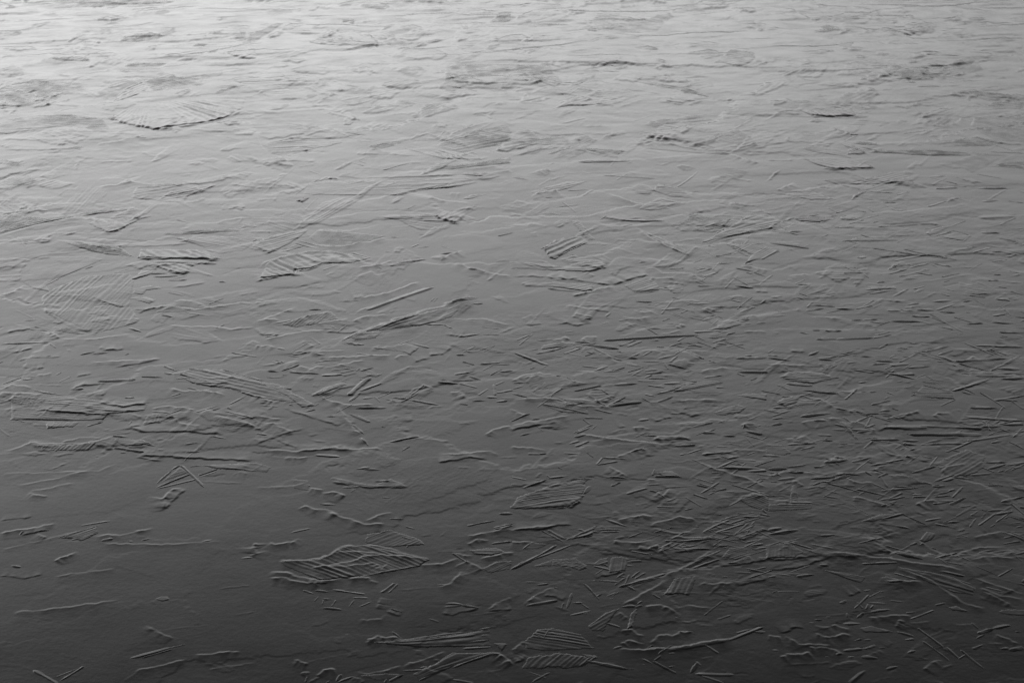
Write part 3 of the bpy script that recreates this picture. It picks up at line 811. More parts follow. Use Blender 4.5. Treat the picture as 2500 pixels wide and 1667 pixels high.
n 515 82 850 172 w12 h1.3 | bold pale ice needle falling to the right at the edge of the needle drift
p 720 120 1130 12 1260 5 1350 100 1050 130 ; P 720 120 1260 20 ; h0.9 k8 | broad dull ice fan at the top of the needle drift, right side
r 80 175 160 145 240 115 b w7
p 110 205 400 180 620 260 400 270 ; P 110 205 620 250 ; h1 k6
p 770 265 800 210 850 190 910 188 ; P 770 265 900 190 ; h1.3
n 770 265 910 182 w8
n 1470 327 1640 275 w9 h1.3
r 1640 285 1720 245 1850 278 b
n 1640 285 1780 240 w7
n 10 660 380 712 w10 h1.4 | black ice needle falling gently to the right below a small fan, right side
r -10 530 130 465 220 425 b w7
n 130 465 240 425 w8
n 100 495 170 545 w8
n 30 530 280 587 w9
p -20 540 130 530 280 587 100 570 ; P 0 540 260 580 ; h1
p 240 430 460 405 600 440 480 475 300 460 ; P 240 430 600 440 ; h1.3
n 480 475 560 435 w8
n 470 440 550 425 w7
p 1430 572 1520 520 1720 495 1600 560 1490 597 ; P 1430 572 1720 500 ; h1.2 | smooth spoon shaped ice flake rising to the right, inside the needle drift
n 1680 540 1860 592 w8
p 1560 600 1740 560 1870 600 1800 650 ; P 1560 600 1800 570 ; h1 k6
n 1010 517 1390 488 w7
r 1390 490 1560 485 s
p 640 652 830 605 1120 590 1220 640 950 652 ; P 640 652 1000 620 ; h1.1 k6 | long dull ice plate with grained left half, in the needle drift
n 640 850 800 922 w8
n 790 880 925 982 w8 h1.2
n 690 942 870 935 w8
p 790 792 900 775 920 790 870 810 ; ; h1.2 | small oval chip of ice between needles, right side
n 1240 717 1450 768 w9
n 1160 822 1450 768 w9
n 950 710 1340 768 w9
n 1560 778 1740 818 w8
n 1450 768 1590 785 w7
n 1110 942 1280 890 w9
n 1200 967 1480 903 w8
n 1300 887 1480 845 w8
n 1490 847 1560 882 w8
n 1520 845 1690 877 w9
n 1110 885 1200 888 w8
p 870 1092 980 1060 1190 1050 1180 1085 930 1100 ; P 1000 1090 1080 1050 ; h1.2 k6 | ice plate notched along its top like a comb, right side
n 920 1130 1190 1092 w7
n 1150 1155 1290 1078 w10
p 1310 1132 1380 1080 1460 1060 1430 1110 ; P 1310 1132 1450 1070 ; h1.3
n 1330 1085 1450 1050 w8
n 1000 1027 1070 1010 w10 h1.2
n 1000 955 1055 955 w9
n 360 1255 415 1198 w9
n 410 1232 620 1247 w8
n 340 1292 520 1262 w9
n 620 1268 800 1270 w10 h1.2
n 800 1268 960 1238 w8
n 1090 1280 1220 1287 w9
n 1210 1273 1340 1290 w8
n 1540 1278 1720 1217 w10
n 1480 1310 1790 1485 w10 h1.2 | long ice needle falling steeply to the right through the densest tangle
n 1500 1340 1700 1430 w8
n 1120 1380 1420 1386 w9
n 1310 1330 1490 1342 w9 h1.2
p 2080 1170 2230 1160 2220 1200 2110 1190 ; ; h1.4 | flat rectangular chip of ice near the right edge, on the tangle
n 2050 1388 2265 1395 w10
n 2120 1482 2320 1490 w9
n 1790 1200 1880 1185 w8
n 1890 1180 1985 1232 w8
r 195 972 270 955 380 952 b w7
n 250 1042 345 995 w7
n 260 1045 370 1050 w6
n 1930 432 2270 415 w14
n 2130 502 2280 430 w8
r 1000 1208 1070 1190 1240 1200 s w7
n 930 185 1160 205 w8
n 840 245 980 270 w7
n 1180 225 1300 190 w9
n 1040 285 1180 290 w8
n 1060 300 1180 365 w7
n 1180 365 1280 358 w7
n 870 440 1020 405 w7
n 700 450 830 435 w7
n 740 488 880 445 w8
n 600 518 800 520 w7
n 620 385 740 355 w8
n 780 345 900 380 w9
n 910 335 970 378 w9
n 545 330 610 370 w8
n 580 415 645 400 w8
n 960 480 1015 460 w8
n 1540 165 1740 150 w9
n 1480 60 1740 125 w8
n 1720 60 1820 95 w8
n 1900 30 2150 75 w8
n 1920 160 2200 160 w8
n 2020 270 2200 165 w9
n 1960 285 2120 270 w9
n 2200 275 2350 295 w8
n 1950 568 2130 572 w8
n 2200 630 2330 675 w9
n 2280 545 2350 550 w8
n 1790 650 1850 585 w8
n 1810 700 1920 700 w7
n 1880 750 2050 700 w8
n 2050 745 2180 740 w8
n 2200 790 2280 765 w10
n 2020 1010 2120 1005 w9
n 2210 915 2310 940 w9
n 2060 955 2140 950 w8
n 2220 1105 2350 1140 w10
n 2110 1065 2200 1080 w9
n 1830 1140 2000 1165 w9
n 1850 1130 2050 1130 w8
n 1580 1120 1670 1150 w9
n 1640 1085 1740 1105 w8
n 1510 1200 1690 1185 w9
n 1280 1230 1390 1215 w9
n 1360 1280 1530 1275 w8
n 1550 1290 1720 1300 w8
n 1820 1410 1980 1400 w9
n 2130 1240 2230 1330 w8
n 2060 1330 2200 1310 w8
n 1560 1430 1700 1460 w9
n 870 1370 1010 1362 w8
n 760 1372 880 1368 w7
n 280 1480 380 1500 w9
n 410 1465 480 1465 w8
n 520 1470 680 1472 w8
n 440 1550 640 1545 w9
n 620 1550 980 1535 w9
n 960 1540 1140 1500 w9
n 1010 1510 1120 1475 w8
T 0 2
p 1650 312 1740 242 2050 262 2350 350 2680 480 2900 590 2650 560 2350 520 2100 440 1800 400 ; P 1700 260 2700 530 ; h1.7 k11 j1 | great sweeping ice fan of long ribs falling to the right, left of centre
n 1730 245 2400 400 w12 h1.2 | longest top bar of the great sweeping fan, with a square left end
n 2000 268 2060 262 w8
n 2040 262 2380 360 w9
n 1650 300 2100 430 w9
n 1660 322 1790 387 w9 h1.2
r 1550 430 1680 462 1900 457 2080 500 b w8
p 100 500 340 490 680 520 1370 572 1330 640 1000 670 950 720 100 720 ; P 100 600 1370 660 ; h1.4 k8 t-0.2 j0.6 | broad band of level ice streaks at the left edge, in the lower half
p 60 540 130 500 430 520 400 600 200 600 ; ; t-1 g2 h1.3 | dark crumbled patch of ice at the left end of the streaked band
r 20 440 100 400 200 410 300 440 b
r -10 470 150 480 400 490 b w10
r 900 562 1000 580 1130 600 1250 580 1372 572 s w9 h1.4
r 320 630 700 662 1000 672 1050 660 s w9 h1.4
r 740 600 1000 640 1330 640 s w7
n 110 710 900 715 w7
n 430 545 700 525 w7
n 890 367 1250 348 w10 h1.1 | ice needle lying level above the broad streaked band, left
r 630 442 760 405 980 378 s w7
n 640 440 770 432 w8
r 840 182 870 195 1100 180 1300 176 1475 152 b w8
r 1040 242 1140 216 1280 205 1475 157 s w7
n 1140 515 1240 517 w10
r 1380 617 1540 600 1650 612 1800 640 b w9
n 1520 712 1595 690 w10
r 1590 690 1650 750 1850 787 b w9
r 1960 722 2000 690 2200 740 2350 790 b w9
r 1070 815 1200 795 1330 827 1700 830 2080 848 s w10 h1.2
n 1950 870 2080 892 w8
r -10 1002 110 990 280 930 360 940 700 940 900 920 1050 867 1180 872 b w9
p 340 950 720 940 900 920 820 1000 400 1008 ; P 540 1010 620 940 ; h1.2 k8 t-0.5 | strip of steep ice ribs hanging below a bright seam, left side
n 1030 865 1180 878 w10
r 560 925 720 885 900 880 b
n 1040 975 1320 1018 w10 h1.2
p 1000 890 1320 900 1420 950 1150 960 ; P 1000 890 1420 950 ; h1.1
n 1330 940 1430 962 w9
n 1100 1020 1160 1022 w7
r 1230 1042 1650 1060 1900 1072 2360 1092 s w9
r 1250 1060 1490 1100 s w6
p 1820 1130 2350 1110 2500 1150 2450 1200 2000 1170 ; P 1820 1130 2450 1180 ; h1.4 k9
n 1440 1302 1580 1180 w9 h1.1
n 1570 1180 1660 1128 w9
n 1650 1126 1870 1335 w9 h1.1 | ice needle falling to the right across a triangle of needles, lower left
n 1440 1340 1770 1205 w11 h1.3 | thick ice needle inside a triangle of needles, lower left
n 1450 1347 1830 1255 w8 h1.1
n 1820 1227 2000 1168 w8 h1.2
n 1830 1240 1990 1190 w6
p 1470 1290 1650 1150 1760 1195 ; P 1470 1290 1760 1190 ; t-0.8 | smooth dark pane of ice held in a triangle of needles, lower left
n 1800 1255 1870 1320 w10
r 1510 1552 1500 1440 1580 1352 1690 1340 b w10
r 1510 1540 1560 1480 1700 1350 s w8
r 260 1390 330 1410 440 1417 b w7
p 1300 760 1350 680 1470 650 1490 735 1380 755 ; P 1370 730 1400 660 ; h1.1 k8
r 1310 765 1390 750 1490 738 s
p 410 740 740 735 690 780 430 802 ; P 510 790 550 740 ; h1.2 k7
n 790 780 950 735 w10
r 700 322 850 290 s w6
r 90 102 200 85 310 60 s w8
r 150 182 290 150 560 142 s w6
n 450 12 515 60 w9
r 900 60 1050 78 1130 68 s w9
r 940 85 1060 75 s
p 200 420 300 435 560 485 620 500 400 480 ; P 200 420 600 495 ; h0.9
r 290 250 400 235 s
r 340 310 480 295 b
n 1180 760 1210 730 w8
r 1200 780 1300 775 s
n 0 25 440 3 w6
n 2080 610 2130 630 w8
n 1950 635 2030 615 w9
n 2060 640 2330 710 w8
n 1500 285 1580 305 w9
r 1580 305 1720 270 b
r 0 1212 900 1190 1100 1110 b w8 h0.5
r 150 1320 500 1260 900 1150 b w8 h0.5
r 260 1380 700 1290 b w8 h0.5
n 2120 100 2360 140 w7
T 1 2
n 235 272 400 210 w9 h1.2 | short bright ice needle rising right above the tail of the great sweeping fan
n 100 272 210 282 w10
n 300 280 580 298 w8
r 390 222 510 255 560 235 620 240 b w8
n 600 312 800 306 w9
n 850 497 1055 325 w20 h1.2 | broad bright ice blade rising steeply to the right, near centre
n 850 552 960 465 w12 h1.2
n 950 455 1155 382 w12
p 980 290 1080 300 1170 290 1100 330 1040 320 ; ; h1.3
n 960 272 1080 240 w9
r 490 505 650 425 830 375 b w8
r 570 505 780 430 930 405 s w9
p 490 505 650 425 830 375 840 400 700 450 580 500 ; P 490 505 830 385 ; h1.2 | slim curved ice leaf left of a broad bright blade, near centre
r 580 500 680 550 830 582 1100 575 b w9
n 910 615 1200 607 w9 h1.2
r 740 590 870 770 1030 950 b w9 h1
n 890 762 990 848 w11
n 850 660 1045 742 w14 h1.1 | stout ice needle falling to the right beside a long slanting seam, near centre
n 970 880 1030 955 w9
r 1410 492 1460 430 1540 395 1640 440 b w8
n 1410 500 1545 395 w9
n 1330 557 1495 468 w9
n 1430 535 1680 578 w9
n 1250 510 1390 525 w9
n 1180 520 1280 552 w9
n 1660 370 1860 382 w8
n 1860 380 2035 425 w9
n 1870 350 2050 350 w8
n 1950 310 2065 348 w9
n 1690 345 1760 358 w9
n 1820 300 1980 275 w7
n 2190 402 2285 360 w9
n 2040 490 2130 432 w9
n 2190 472 2360 440 w9
n 2110 505 2220 512 w8
n 2180 390 2195 490 w9
r 1780 470 1850 455 1880 470 1915 517 b w9
n 1980 545 2120 535 w9
n 1850 560 1950 580 w8
n 2200 550 2310 540 w8
n 1225 922 1500 868 w13 h1.3 | lone tapered ice needle with a dark underside, middle of the lower half
r 1690 1030 1850 1037 2000 1015 2150 1000 2240 1047 b w9
r 1650 1102 1830 1087 1960 1060 2130 1077 s w9
r 40 990 190 1000 370 1012 450 995 650 985 700 975 870 990 1110 980 1190 1012 b w9 h1.2
r 380 1010 650 990 870 998 s w8
r 260 1070 470 1062 b w8
n 540 1040 770 1058 w9
p 650 1262 720 1245 1080 1318 1240 1250 1400 1330 1000 1342 850 1310 ; P 650 1260 1300 1330 ; h1.3 k8 | shallow ice feather with a dark keel below, lower centre
r 680 1280 850 1322 1040 1342 1400 1332 s w9 h1.3
n 460 1308 495 1330 w9
r 490 1345 620 1365 b w8
r 600 1395 700 1382 760 1392 820 1422 b w10
r 0 1340 350 1330 460 1290 b w7 h0.7
r -10 500 80 540 150 560 b w9
p 760 10 870 0 1000 20 1010 42 900 45 ; P 780 0 860 45 ; h1.3
p 1000 62 1250 40 1380 10 1510 50 1420 125 1300 90 ; P 1370 20 1450 110 ; h0.9
r 650 152 870 142 1100 127 1240 132 b w7
r 1260 160 1320 130 1400 125 b w7
r 1450 182 1600 142 s w7
r 1590 132 1700 112 1800 52 s w8
r -10 42 110 40 180 65 b w8
r 340 92 600 92 830 82 b w6
r 2110 852 2170 810 2350 770 b w9
r -10 742 160 760 340 845 b w8
r -10 705 30 690 220 715 b w7
r -10 942 200 870 280 840 440 800 s w6
r 160 890 380 980 s w5
p 10 370 200 390 560 590 420 610 270 500 120 440 ; P 20 380 500 600 ; h1.2 g1 k6 | crumbled tail end of the great sweeping fan
n 270 480 400 560 w8
n 230 430 330 440 w10
n 130 455 240 490 w8
n 300 580 350 590 w8
r -10 800 70 820 s
n 0 845 100 862 w7
r 620 250 780 215 1000 170 b w6
r 240 610 450 680 800 780 s w6
n 1150 780 1190 790 w6
n 980 525 1090 508 w9
n 1080 500 1140 555 w8
n 2230 280 2360 265 w8
n 1925 215 1965 222 w8
p 330 1260 480 1275 490 1370 350 1350 ; ; t-0.5
n 580 1490 740 1495 w6
r 380 1545 440 1510 550 1540 640 1545 760 1590 b w9
T 2 2
n 20 100 335 217 w13 h1.3 | stout ice needle falling to the right on smooth ice, just right of centre
n 295 235 330 205 w8
p 260 32 470 0 650 0 660 20 480 50 270 72 ; P 260 60 650 5 ; h1.2
n 220 112 400 75 w10
n 380 80 560 15 w10
n 650 22 985 70 w13 h1.1 | broad ice needle falling to the right at the top of the central drift
n 1055 48 1190 -5 w12
n 680 92 780 115 w9
n 640 100 690 45 w10
n 1050 152 1160 152 w11 h1.2
r 870 122 960 197 b w8
p 970 190 1100 195 1220 235 1100 225 ; ; h1.2
p 750 275 800 230 890 212 880 235 830 255 ; ; h1.2 | pale wedge shaped chip of ice in the central drift
n 1340 162 1510 122 w10
n 1450 192 1525 128 w10
n 1390 182 1435 255 w8
n 1580 65 1760 157 w11 h1.1
n 1430 210 1600 250 w9
n 1440 50 1560 10 w9
n 1600 10 1750 50 w9
n 1700 0 1900 70 w9
n 1520 70 1560 100 w8
r 1120 120 1280 78 1420 118 b w8
n 1230 295 1380 278 w8
n 1220 332 1290 302 w9
p 1480 455 1650 370 1790 355 1940 365 1790 395 ; P 1480 455 1900 370 ; h1.5 k8 | bright ice splinter bundle rising to the right, right of centre
n 1480 460 1940 365 w12 h1.3
n 1490 430 1700 378 w7
n 1870 415 1950 412 w9
n 495 320 580 377 w10
p 150 487 220 420 310 362 350 432 250 442 ; P 150 487 320 370 ; h1.2 | ragged ice scrap shaped like a mitten, right of centre
n 375 482 465 427 w10
n 880 592 1195 550 w12 h1.4 | bright level ice needle, right arm of a V, right of centre
n 880 587 1045 508 w9 h1.2 | short bright ice needle standing in a V beside a level one, right of centre
r 700 500 780 540 870 590 b w8
n 820 440 890 490 w9
n 870 515 940 530 w9
n 1220 480 1320 505 w9
n 1180 512 1270 555 w8
n 1340 555 1480 502 w9
r 1540 545 1700 530 1900 527 b w8
r 1270 555 1350 545 b
p 1830 652 1980 592 2080 570 2160 600 2100 652 1920 682 ; P 1830 652 2150 590 ; h1.3 k8 | layered leaf of ice lying on smooth dark ice, right of centre
r 1300 742 1360 710 1480 692 s w8
r 1520 652 1600 655 1660 680 1730 665 s w8
n 565 837 745 755 w9
n 590 837 720 782 w10 h1.2
r 570 872 660 855 760 870 900 890 1100 915 1370 940 b w10
n 570 875 680 852 w11
n 520 937 620 905 w9
n 580 960 710 910 w10
r 1300 905 1340 880 1560 875 1600 888 1670 888 b w10 h1.2
r 1300 905 1600 890 1660 905 s
r 1110 792 1190 785 1260 810 b w9
n 1210 857 1330 862 w8
n 2140 815 2300 852 w14
r 2110 775 2150 755 2230 752 b w12
n 2120 800 2140 755 w10
n 1930 867 2055 865 w11
r 960 1062 1080 1015 1240 977 b w9
n 1080 1015 1230 975 w9
n 770 1132 830 1062 w9 h1.2
n 830 1065 980 1072 w9
n 780 1132 970 1098 w9 h1.1
r -10 532 150 525 260 520 450 530 770 550 b w9
n 260 570 700 662 w9
n 770 550 860 590 w8
r 390 550 600 590 920 600 b w8
p 240 570 390 560 700 590 700 665 450 650 ; P 240 570 700 640 ; h1 k9
r -10 622 100 662 170 655 b w9
n -10 732 170 655 w10
r -10 785 130 742 350 715 530 680 b w9
r -10 810 200 770 430 735 s w10
n 180 715 260 705 w9
n 70 862 170 835 w9
r -10 962 200 975 320 995 b
n 240 1030 320 1022 w10
n 1930 1157 2290 1170 w11 h1.3 | bright level ice needle above a long falling seam, lower right
r 1700 1110 1920 1182 2160 1262 2350 1350 b w10 h1.1
n 2010 1312 2360 1420 w8
n 1900 1050 2080 1100 w8
n 2150 1190 2340 1180 w9
r 890 1150 960 1180 1050 1242 b w9
n 890 1242 1075 1258 w9 h1.3
p 1310 1212 1380 1190 1470 1185 1570 1240 1420 1252 ; P 1310 1220 1560 1240 ; h1.3 | lens shaped ice flake with a bright lower edge, lower right of centre
n 1310 1240 1560 1242 w9 h1.2
n 1290 1230 1310 1170 w9
r 1240 1260 1320 1268 b
p 50 1422 200 1370 400 1302 720 1252 660 1310 690 1332 650 1430 520 1520 300 1525 -20 1530 ; P 150 1420 680 1330 ; h1.6 k9 j1 t0.2 | large rounded ice feather of level ribs with a curved dark right edge, lower centre
n 660 1400 720 1325 w16
r 520 1522 600 1475 640 1430 s w10 h1.4
n 100 1342 320 1265 w10
n 80 1467 210 1417 w9
n 600 1260 740 1262 w11
n 420 1330 600 1305 w10
n 330 1255 520 1232 w8
n 1050 1402 1245 1345 w9 h1.2
n 915 1328 1000 1290 w10
r 1330 1382 1390 1412 1460 1342 b w10
n -10 1238 140 1272 w9 h1.1
n -10 1308 60 1308 w10
p 2070 1447 2240 1395 2360 1430 2360 1560 2200 1530 ; P 2100 1450 2350 1540 ; t-0.6 | dark smooth ice plate with two straight far edges, lower right
r 2070 1447 2140 1420 2240 1395 2350 1425 b w8
r -10 1530 200 1525 520 1522 s w8
n 1540 1040 1600 1025 w10
r 1770 1040 1900 1022 2050 1030 s w8
n 1740 1035 1920 1022 w8
r 2040 1000 2100 992 2340 1000 b w7
n 10 380 130 372 w10
n 0 435 110 400 w10
r 0 365 110 310 280 280 b w8
r 100 330 230 310 310 328 b w7
n -5 470 150 515 w10
n 2050 155 2350 150 w9
n 2130 130 2230 125 w8
n 2050 275 2350 280 w9
n 2060 280 2140 315 w9
r 1740 280 1800 248 2000 240 b w8
n 1760 330 1940 305 w8
n 1800 165 1870 195 w8
n 1320 45 1400 52 w8
n 400 310 450 320 w8
n 930 400 1150 385 w9
n 570 455 820 405 w9
n 720 440 800 440 w8
p 2040 490 2150 470 2350 470 2340 540 2200 520 ; P 2050 490 2340 530 ; h1
T 3 2
n -10 150 215 177 w9
n -10 125 90 130 w10
r -10 212 250 210 350 217 b w9
n 150 235 230 275 w8
p 90 322 200 287 420 285 560 300 620 342 400 382 200 362 ; P 90 340 600 330 ; h1.2 k7 | rugged low ice plate with a jagged far edge, right side
r 90 322 200 287 420 285 500 290 600 345 b w9
n 165 380 410 407 w12 h1.3 | bright short ice needle just below a rugged low plate, right side
n 320 445 650 472 w11 h1.1
r 620 470 690 455 760 458 b
n 1080 280 1365 347 w14 h1.2 | stout ice needle falling to the right, edge of the tangle, right side
n 1150 300 1350 300 w8
p 70 562 150 510 325 485 250 560 160 592 ; P 70 562 320 490 ; h1.2 | smooth ice flake shaped like a pear, right side
n 300 688 580 652 w12 h1.2
r 300 748 380 725 480 715 680 702 b w9
n 690 688 765 745 w9
r 740 730 880 755 930 790 1000 817 b w9
p 640 735 710 733 828 892 800 892 ; P 640 735 815 890 ; h1.5 | flat ice bar pointing down right, alone on smooth dark ice, right side
n 640 735 810 892 w7 h1.2
n 800 637 980 690 w9
n 830 650 930 690 w11 h1.2
n 970 685 1145 738 w9
n 1080 712 1390 650 w9
r 1080 708 1240 690 1390 630 b w8
p 1040 795 1080 768 1480 765 1460 797 ; ; h1.2
r 1000 820 1070 795 1480 797 s w9 h1.4
n 940 899 1210 895 w9
n 1270 842 1320 850 w10
n 1300 850 1970 852 w12 h1.2 | very long level ice needle near the right edge, lower half
n 1380 775 1970 802 w9
n 1230 908 1390 905 w9
n 1400 942 1820 935 w9
n 1630 1012 1890 900 w9 h1.1
n 1830 912 2240 850 w8
n 1690 455 2030 342 w12 h1.3 | black sided ice needle rising to the right near the right edge
n 1450 92 1665 38 w10 h1.1
n 1560 128 1705 78 w9
n 1450 100 1700 185 w8
n 1680 208 1860 282 w10
n 1750 200 2030 270 w9
n 2050 265 2325 118 w11 h1.3 | long ice needle rising to the right, corner of an open triangle at the right edge
n 2090 240 2330 250 w10
p 1940 212 2200 170 2080 215 ; P 1940 212 2200 172 ; h1.3
n 1720 182 2200 155 w9
n 2000 70 2150 130 w9
n 2040 70 2220 130 w8
r 1560 130 1700 170 1800 180 1900 130 b w8
n 1790 5 2080 125 w9
n 1900 35 2350 45 w8
p 1310 510 1420 400 1700 452 1720 532 1500 520 ; P 1310 510 1700 500 ; h1.2 k8 | blunt ice fan with few wide ribs, in the right hand tangle
n 1420 490 1610 525 w9
n 1570 490 1720 530 w9
n 1420 400 1700 460 w8
n 1940 465 2180 612 w9 h1.1
n 2230 540 2350 622 w9
n 2080 542 2360 495 w9
n 2080 530 2300 545 w8
n 1770 460 1880 485 w10
n 1800 435 1900 480 w8
n 1810 692 2380 725 w9 h1.2
p 1920 710 1990 760 2030 820 2070 825 1990 720 ; P 1920 710 2040 820 ; h1.4 | leaning ice slab between two level needles at the right edge
n 1990 718 2130 795 w9
n 2140 765 2350 755 w9
n 1750 290 2360 290 w10
n 1900 310 2360 320 w10
n 2130 345 2360 335 w9
p 1520 1112 1830 980 1890 1012 2000 1030 1990 1150 1900 1210 1550 1285 1600 1200 ; P 1540 1200 1880 1060 ; h1.2 k9 j1 t-0.5 | large dark ice feather of slanting ribs near the right edge, lower half
n 1320 1208 1545 1142 w9
n 2020 1168 2180 1125 w9
n 2180 1135 2370 1105 w9
n 1990 1110 2200 1100 w9
n 1520 1285 1720 1215 w9
n 1600 1280 1720 1245 w10
r 515 1112 560 1085 640 1060 740 1082 b w12
n 520 1110 740 1080 w16 h0.8
r -10 1242 160 1197 300 1195 450 1212 b w9
n -10 1175 180 1162 w12
n 180 1200 330 1195 w10
r 600 1215 760 1212 960 1200 1060 1217 b w9
n 960 1170 1095 1222 w10
r 1090 1222 1280 1240 1400 1290 1530 1312 b w9
n 1200 1208 1500 1312 w9
n 390 1262 620 1245 w10
n 580 1278 760 1230 w9
r 720 1265 850 1300 960 1290 b w9
n 1030 1375 1390 1340 w7
r 760 1430 900 1445 1000 1475 1090 1500 b w9 h1.2
n 810 1355 1090 1415 w9
r 220 1290 270 1292 330 1330 b w9
p 220 1300 270 1330 280 1470 190 1480 ; P 220 1310 230 1480 ; h1.1 | narrow upright ice strip like a post, with a level foot, lower right
n 200 1478 410 1480 w9 h1.2
r -10 1440 80 1460 180 1465 b w8
n 2140 1472 2360 1415 w10 h1.1
n 1030 1228 1095 1337 w11
n 1670 1495 1820 1425 w11
r 1365 1507 1410 1467 1540 1455 b w10
r 150 902 250 890 340 868 430 915 b w9
n 180 942 440 925 w8
n 490 902 600 905 w10
n 655 937 735 937 w10 h1.2
p -20 935 120 940 220 1022 150 1042 -20 1020 ; ; h1.1 | rounded ice flap at the left of the smooth dark pool, right side
n 30 768 130 745 w16
n 1260 1062 1400 1040 w9
n 1080 1110 1250 1080 w9
n 1300 1000 1380 970 w9
r 1270 1060 1500 1110 s
n 480 1285 620 1298 w8
n 540 1300 850 1385 w8
n 590 1310 720 1350 w8
p 0 1490 410 1488 400 1540 0 1560 ; P 0 1500 400 1510 ; t-0.6 h0.9
n 1640 1380 1720 1350 w9
n 1530 1420 1680 1410 w9
n 1690 1430 1790 1330 w9
r 1570 1200 1640 1150 1850 1110 b
n 370 130 470 85 w14
r 200 90 340 95 s
n 770 130 830 125 w10
n 840 135 970 140 w9
n 460 160 600 170 w8
n 530 230 600 210 w9
n 760 245 810 235 w10
n 800 260 980 285 w8
n 850 460 910 460 w9
n 930 460 1000 455 w10
n 1160 445 1210 440 w10
n 1180 370 1240 358 w10
n 1130 610 1200 635 w8
n 950 580 1130 540 w8
n 1120 220 1300 205 w10
n 1280 245 1500 225 w9
n 960 210 1100 200 w8
n 1130 155 1200 160 w10
r 380 515 480 525 620 605 740 640 b w9
n 610 610 740 632 w9
r 740 640 800 625 b
r 1510 695 1560 660 1670 650 b w9
n 1850 610 2110 612 w8
n 1820 728 1850 725 w10
n 2210 915 2350 985 w11
n 2050 930 2150 905 w9
n 1490 1140 1560 1050 w8
T 0 3
r -10 195 160 165 340 147 400 120 510 105 b w9 h1.2
n 182 210 220 172 w10 h1.2
r 190 215 300 190 440 160 s
n 540 235 900 125 w8 h1.2
n 650 257 870 198 w8 h1.2
n 730 260 900 188 w7
p 540 240 640 190 900 130 900 190 760 265 ; P 540 235 880 130 ; h1 k6
r 870 227 1000 205 1100 215 1250 177 1420 142 b w9
r 430 235 330 205 b
n 740 125 1020 80 w7
r 505 460 560 420 640 388 720 363 b w9 h1.2
n 1190 1340 1575 1237 w12 h1.4 | lone long ice needle rising to the right on smooth black ice, lower left
n 1310 1335 1580 1258 w7 h1.1 | thin ice needle tight under a longer lone one, lower left
n 1560 1245 1700 1213 w6
n 305 1447 540 1580 w11 h0.9 | thick ice needle falling to the right, left arm of a V, bottom left corner
n 550 1547 770 1413 w10 h1.1 | thick ice needle rising to the right, right arm of a V, bottom left corner
n 515 1510 700 1440 w6
r 1780 1312 1950 1302 2100 1275 2220 1285 b w8
r 1120 1565 1270 1450 1540 1390 1720 1348 b w8 h0.7
p 1420 800 1460 775 1540 772 1565 800 1490 822 ; ; h1.1 | small rounded lump of ice on smooth black ice, lower left
n 2210 425 2320 415 w9
r 2300 410 2340 380 2320 330 2340 280 b w10
n 100 490 190 507 w9
n 1850 270 1950 255 w10
r -10 580 220 600 400 570 s w8 h0.6
r 100 930 700 860 1100 810 b w12 h0.5
r 1340 1040 1450 1100 1590 1165 b w8 h0.7
r 900 285 1500 300 2050 270 b w8 h0.6
r 500 590 1060 515 b w8 h0.5
r 1900 1440 2350 1380 b w6 h0.5
n 930 265 1040 245 w10
n 1160 265 1220 270 w10
n 1300 260 1380 240 w10
r 0 80 300 40 s h0.6
r 0 350 700 180 b h0.4
n 350 175 460 165 w9
T 1 3
r 640 -5 720 20 800 55 880 72 970 105 1200 112 b w9 h1.2
r 1000 80 1130 30 1190 15 1250 0 b w8
p 200 450 580 430 690 385 790 320 1000 300 1300 365 1600 430 1500 500 1060 580 580 632 260 500 ; P 700 340 1000 430 ; h1.2 k10 j0.6 t-0.2 | big diamond shaped ice feather with a bright central spine, lower left of centre
r 480 520 700 490 860 450 1000 412 1150 395 1500 422 b w10 h1.3
r 200 452 350 445 580 430 690 388 780 320 940 312 b w10 h1.2
r 1000 290 1240 342 1450 402 1590 432 b w9 h1.2
r 730 360 900 360 1120 385 b w8
r 95 560 180 552 320 562 440 610 580 632 830 615 b w11 h1.3
r 120 605 250 605 350 632 600 665 b w9
r 480 645 600 650 660 640 s w10
r 840 612 1030 600 1060 630 1130 645 b w9
r 820 610 1090 570 1390 510 1510 500 b w8
r 1110 475 1155 532 1220 475 b w8
n 1160 532 1330 515 w8
r 620 510 900 490 1110 470 b w7
n 1220 470 1480 455 w7
r 1490 485 1720 475 1800 440 1870 415 b w10 h1.1
r 1820 512 1870 480 1930 453 2080 525 b w9 h1.2
r 1000 1192 1060 1170 1110 1132 1210 1152 1320 1152 b w10 h1.3
n 1250 1095 1325 1152 w10 h1.1
n 1740 838 1900 850 w10
n 1880 850 2050 882 w11 h1.2 | bright ice needle falling to the right on black ice, lower centre
r 1700 930 1800 945 1900 910 2050 885 s w8
p 1030 1202 1950 1100 2150 1055 2160 1150 2160 1232 1500 1245 ; R 900 1215 ; h1.3 k11 | long ice fan widening to the right from a fine point, bottom centre
n 1480 1222 2020 1122 w11 h1.2
n 1300 1190 1900 1100 w7
n 1700 1220 2150 1170 w8
n 1900 1250 2160 1235 w9
p 1430 1482 1650 1380 1800 1285 2150 1280 2240 1300 1850 1400 1500 1540 ; R 1300 1580 ; h1.3 k10 | ice fan of bright bars rising to a peak at right, bottom centre
r 1340 1412 1440 1385 1600 1330 1740 1280 b w8
n 1500 1545 1720 1440 w10
n 1800 1425 2180 1290 w12 h1.2 | broad ice bar climbing right to the peak of a fan, bottom centre
r 2160 1290 2240 1300 2290 1340 2360 1410 b w12 h1.3
r 420 1482 450 1470 495 1465 b w10
n 455 1560 470 1510 w10
r 570 1502 620 1450 680 1447 740 1443 b w11 h1.2
n 740 1552 785 1485 w12 h1.2
n 750 1562 900 1508 w10
r 890 1510 960 1540 1000 1565 b w9
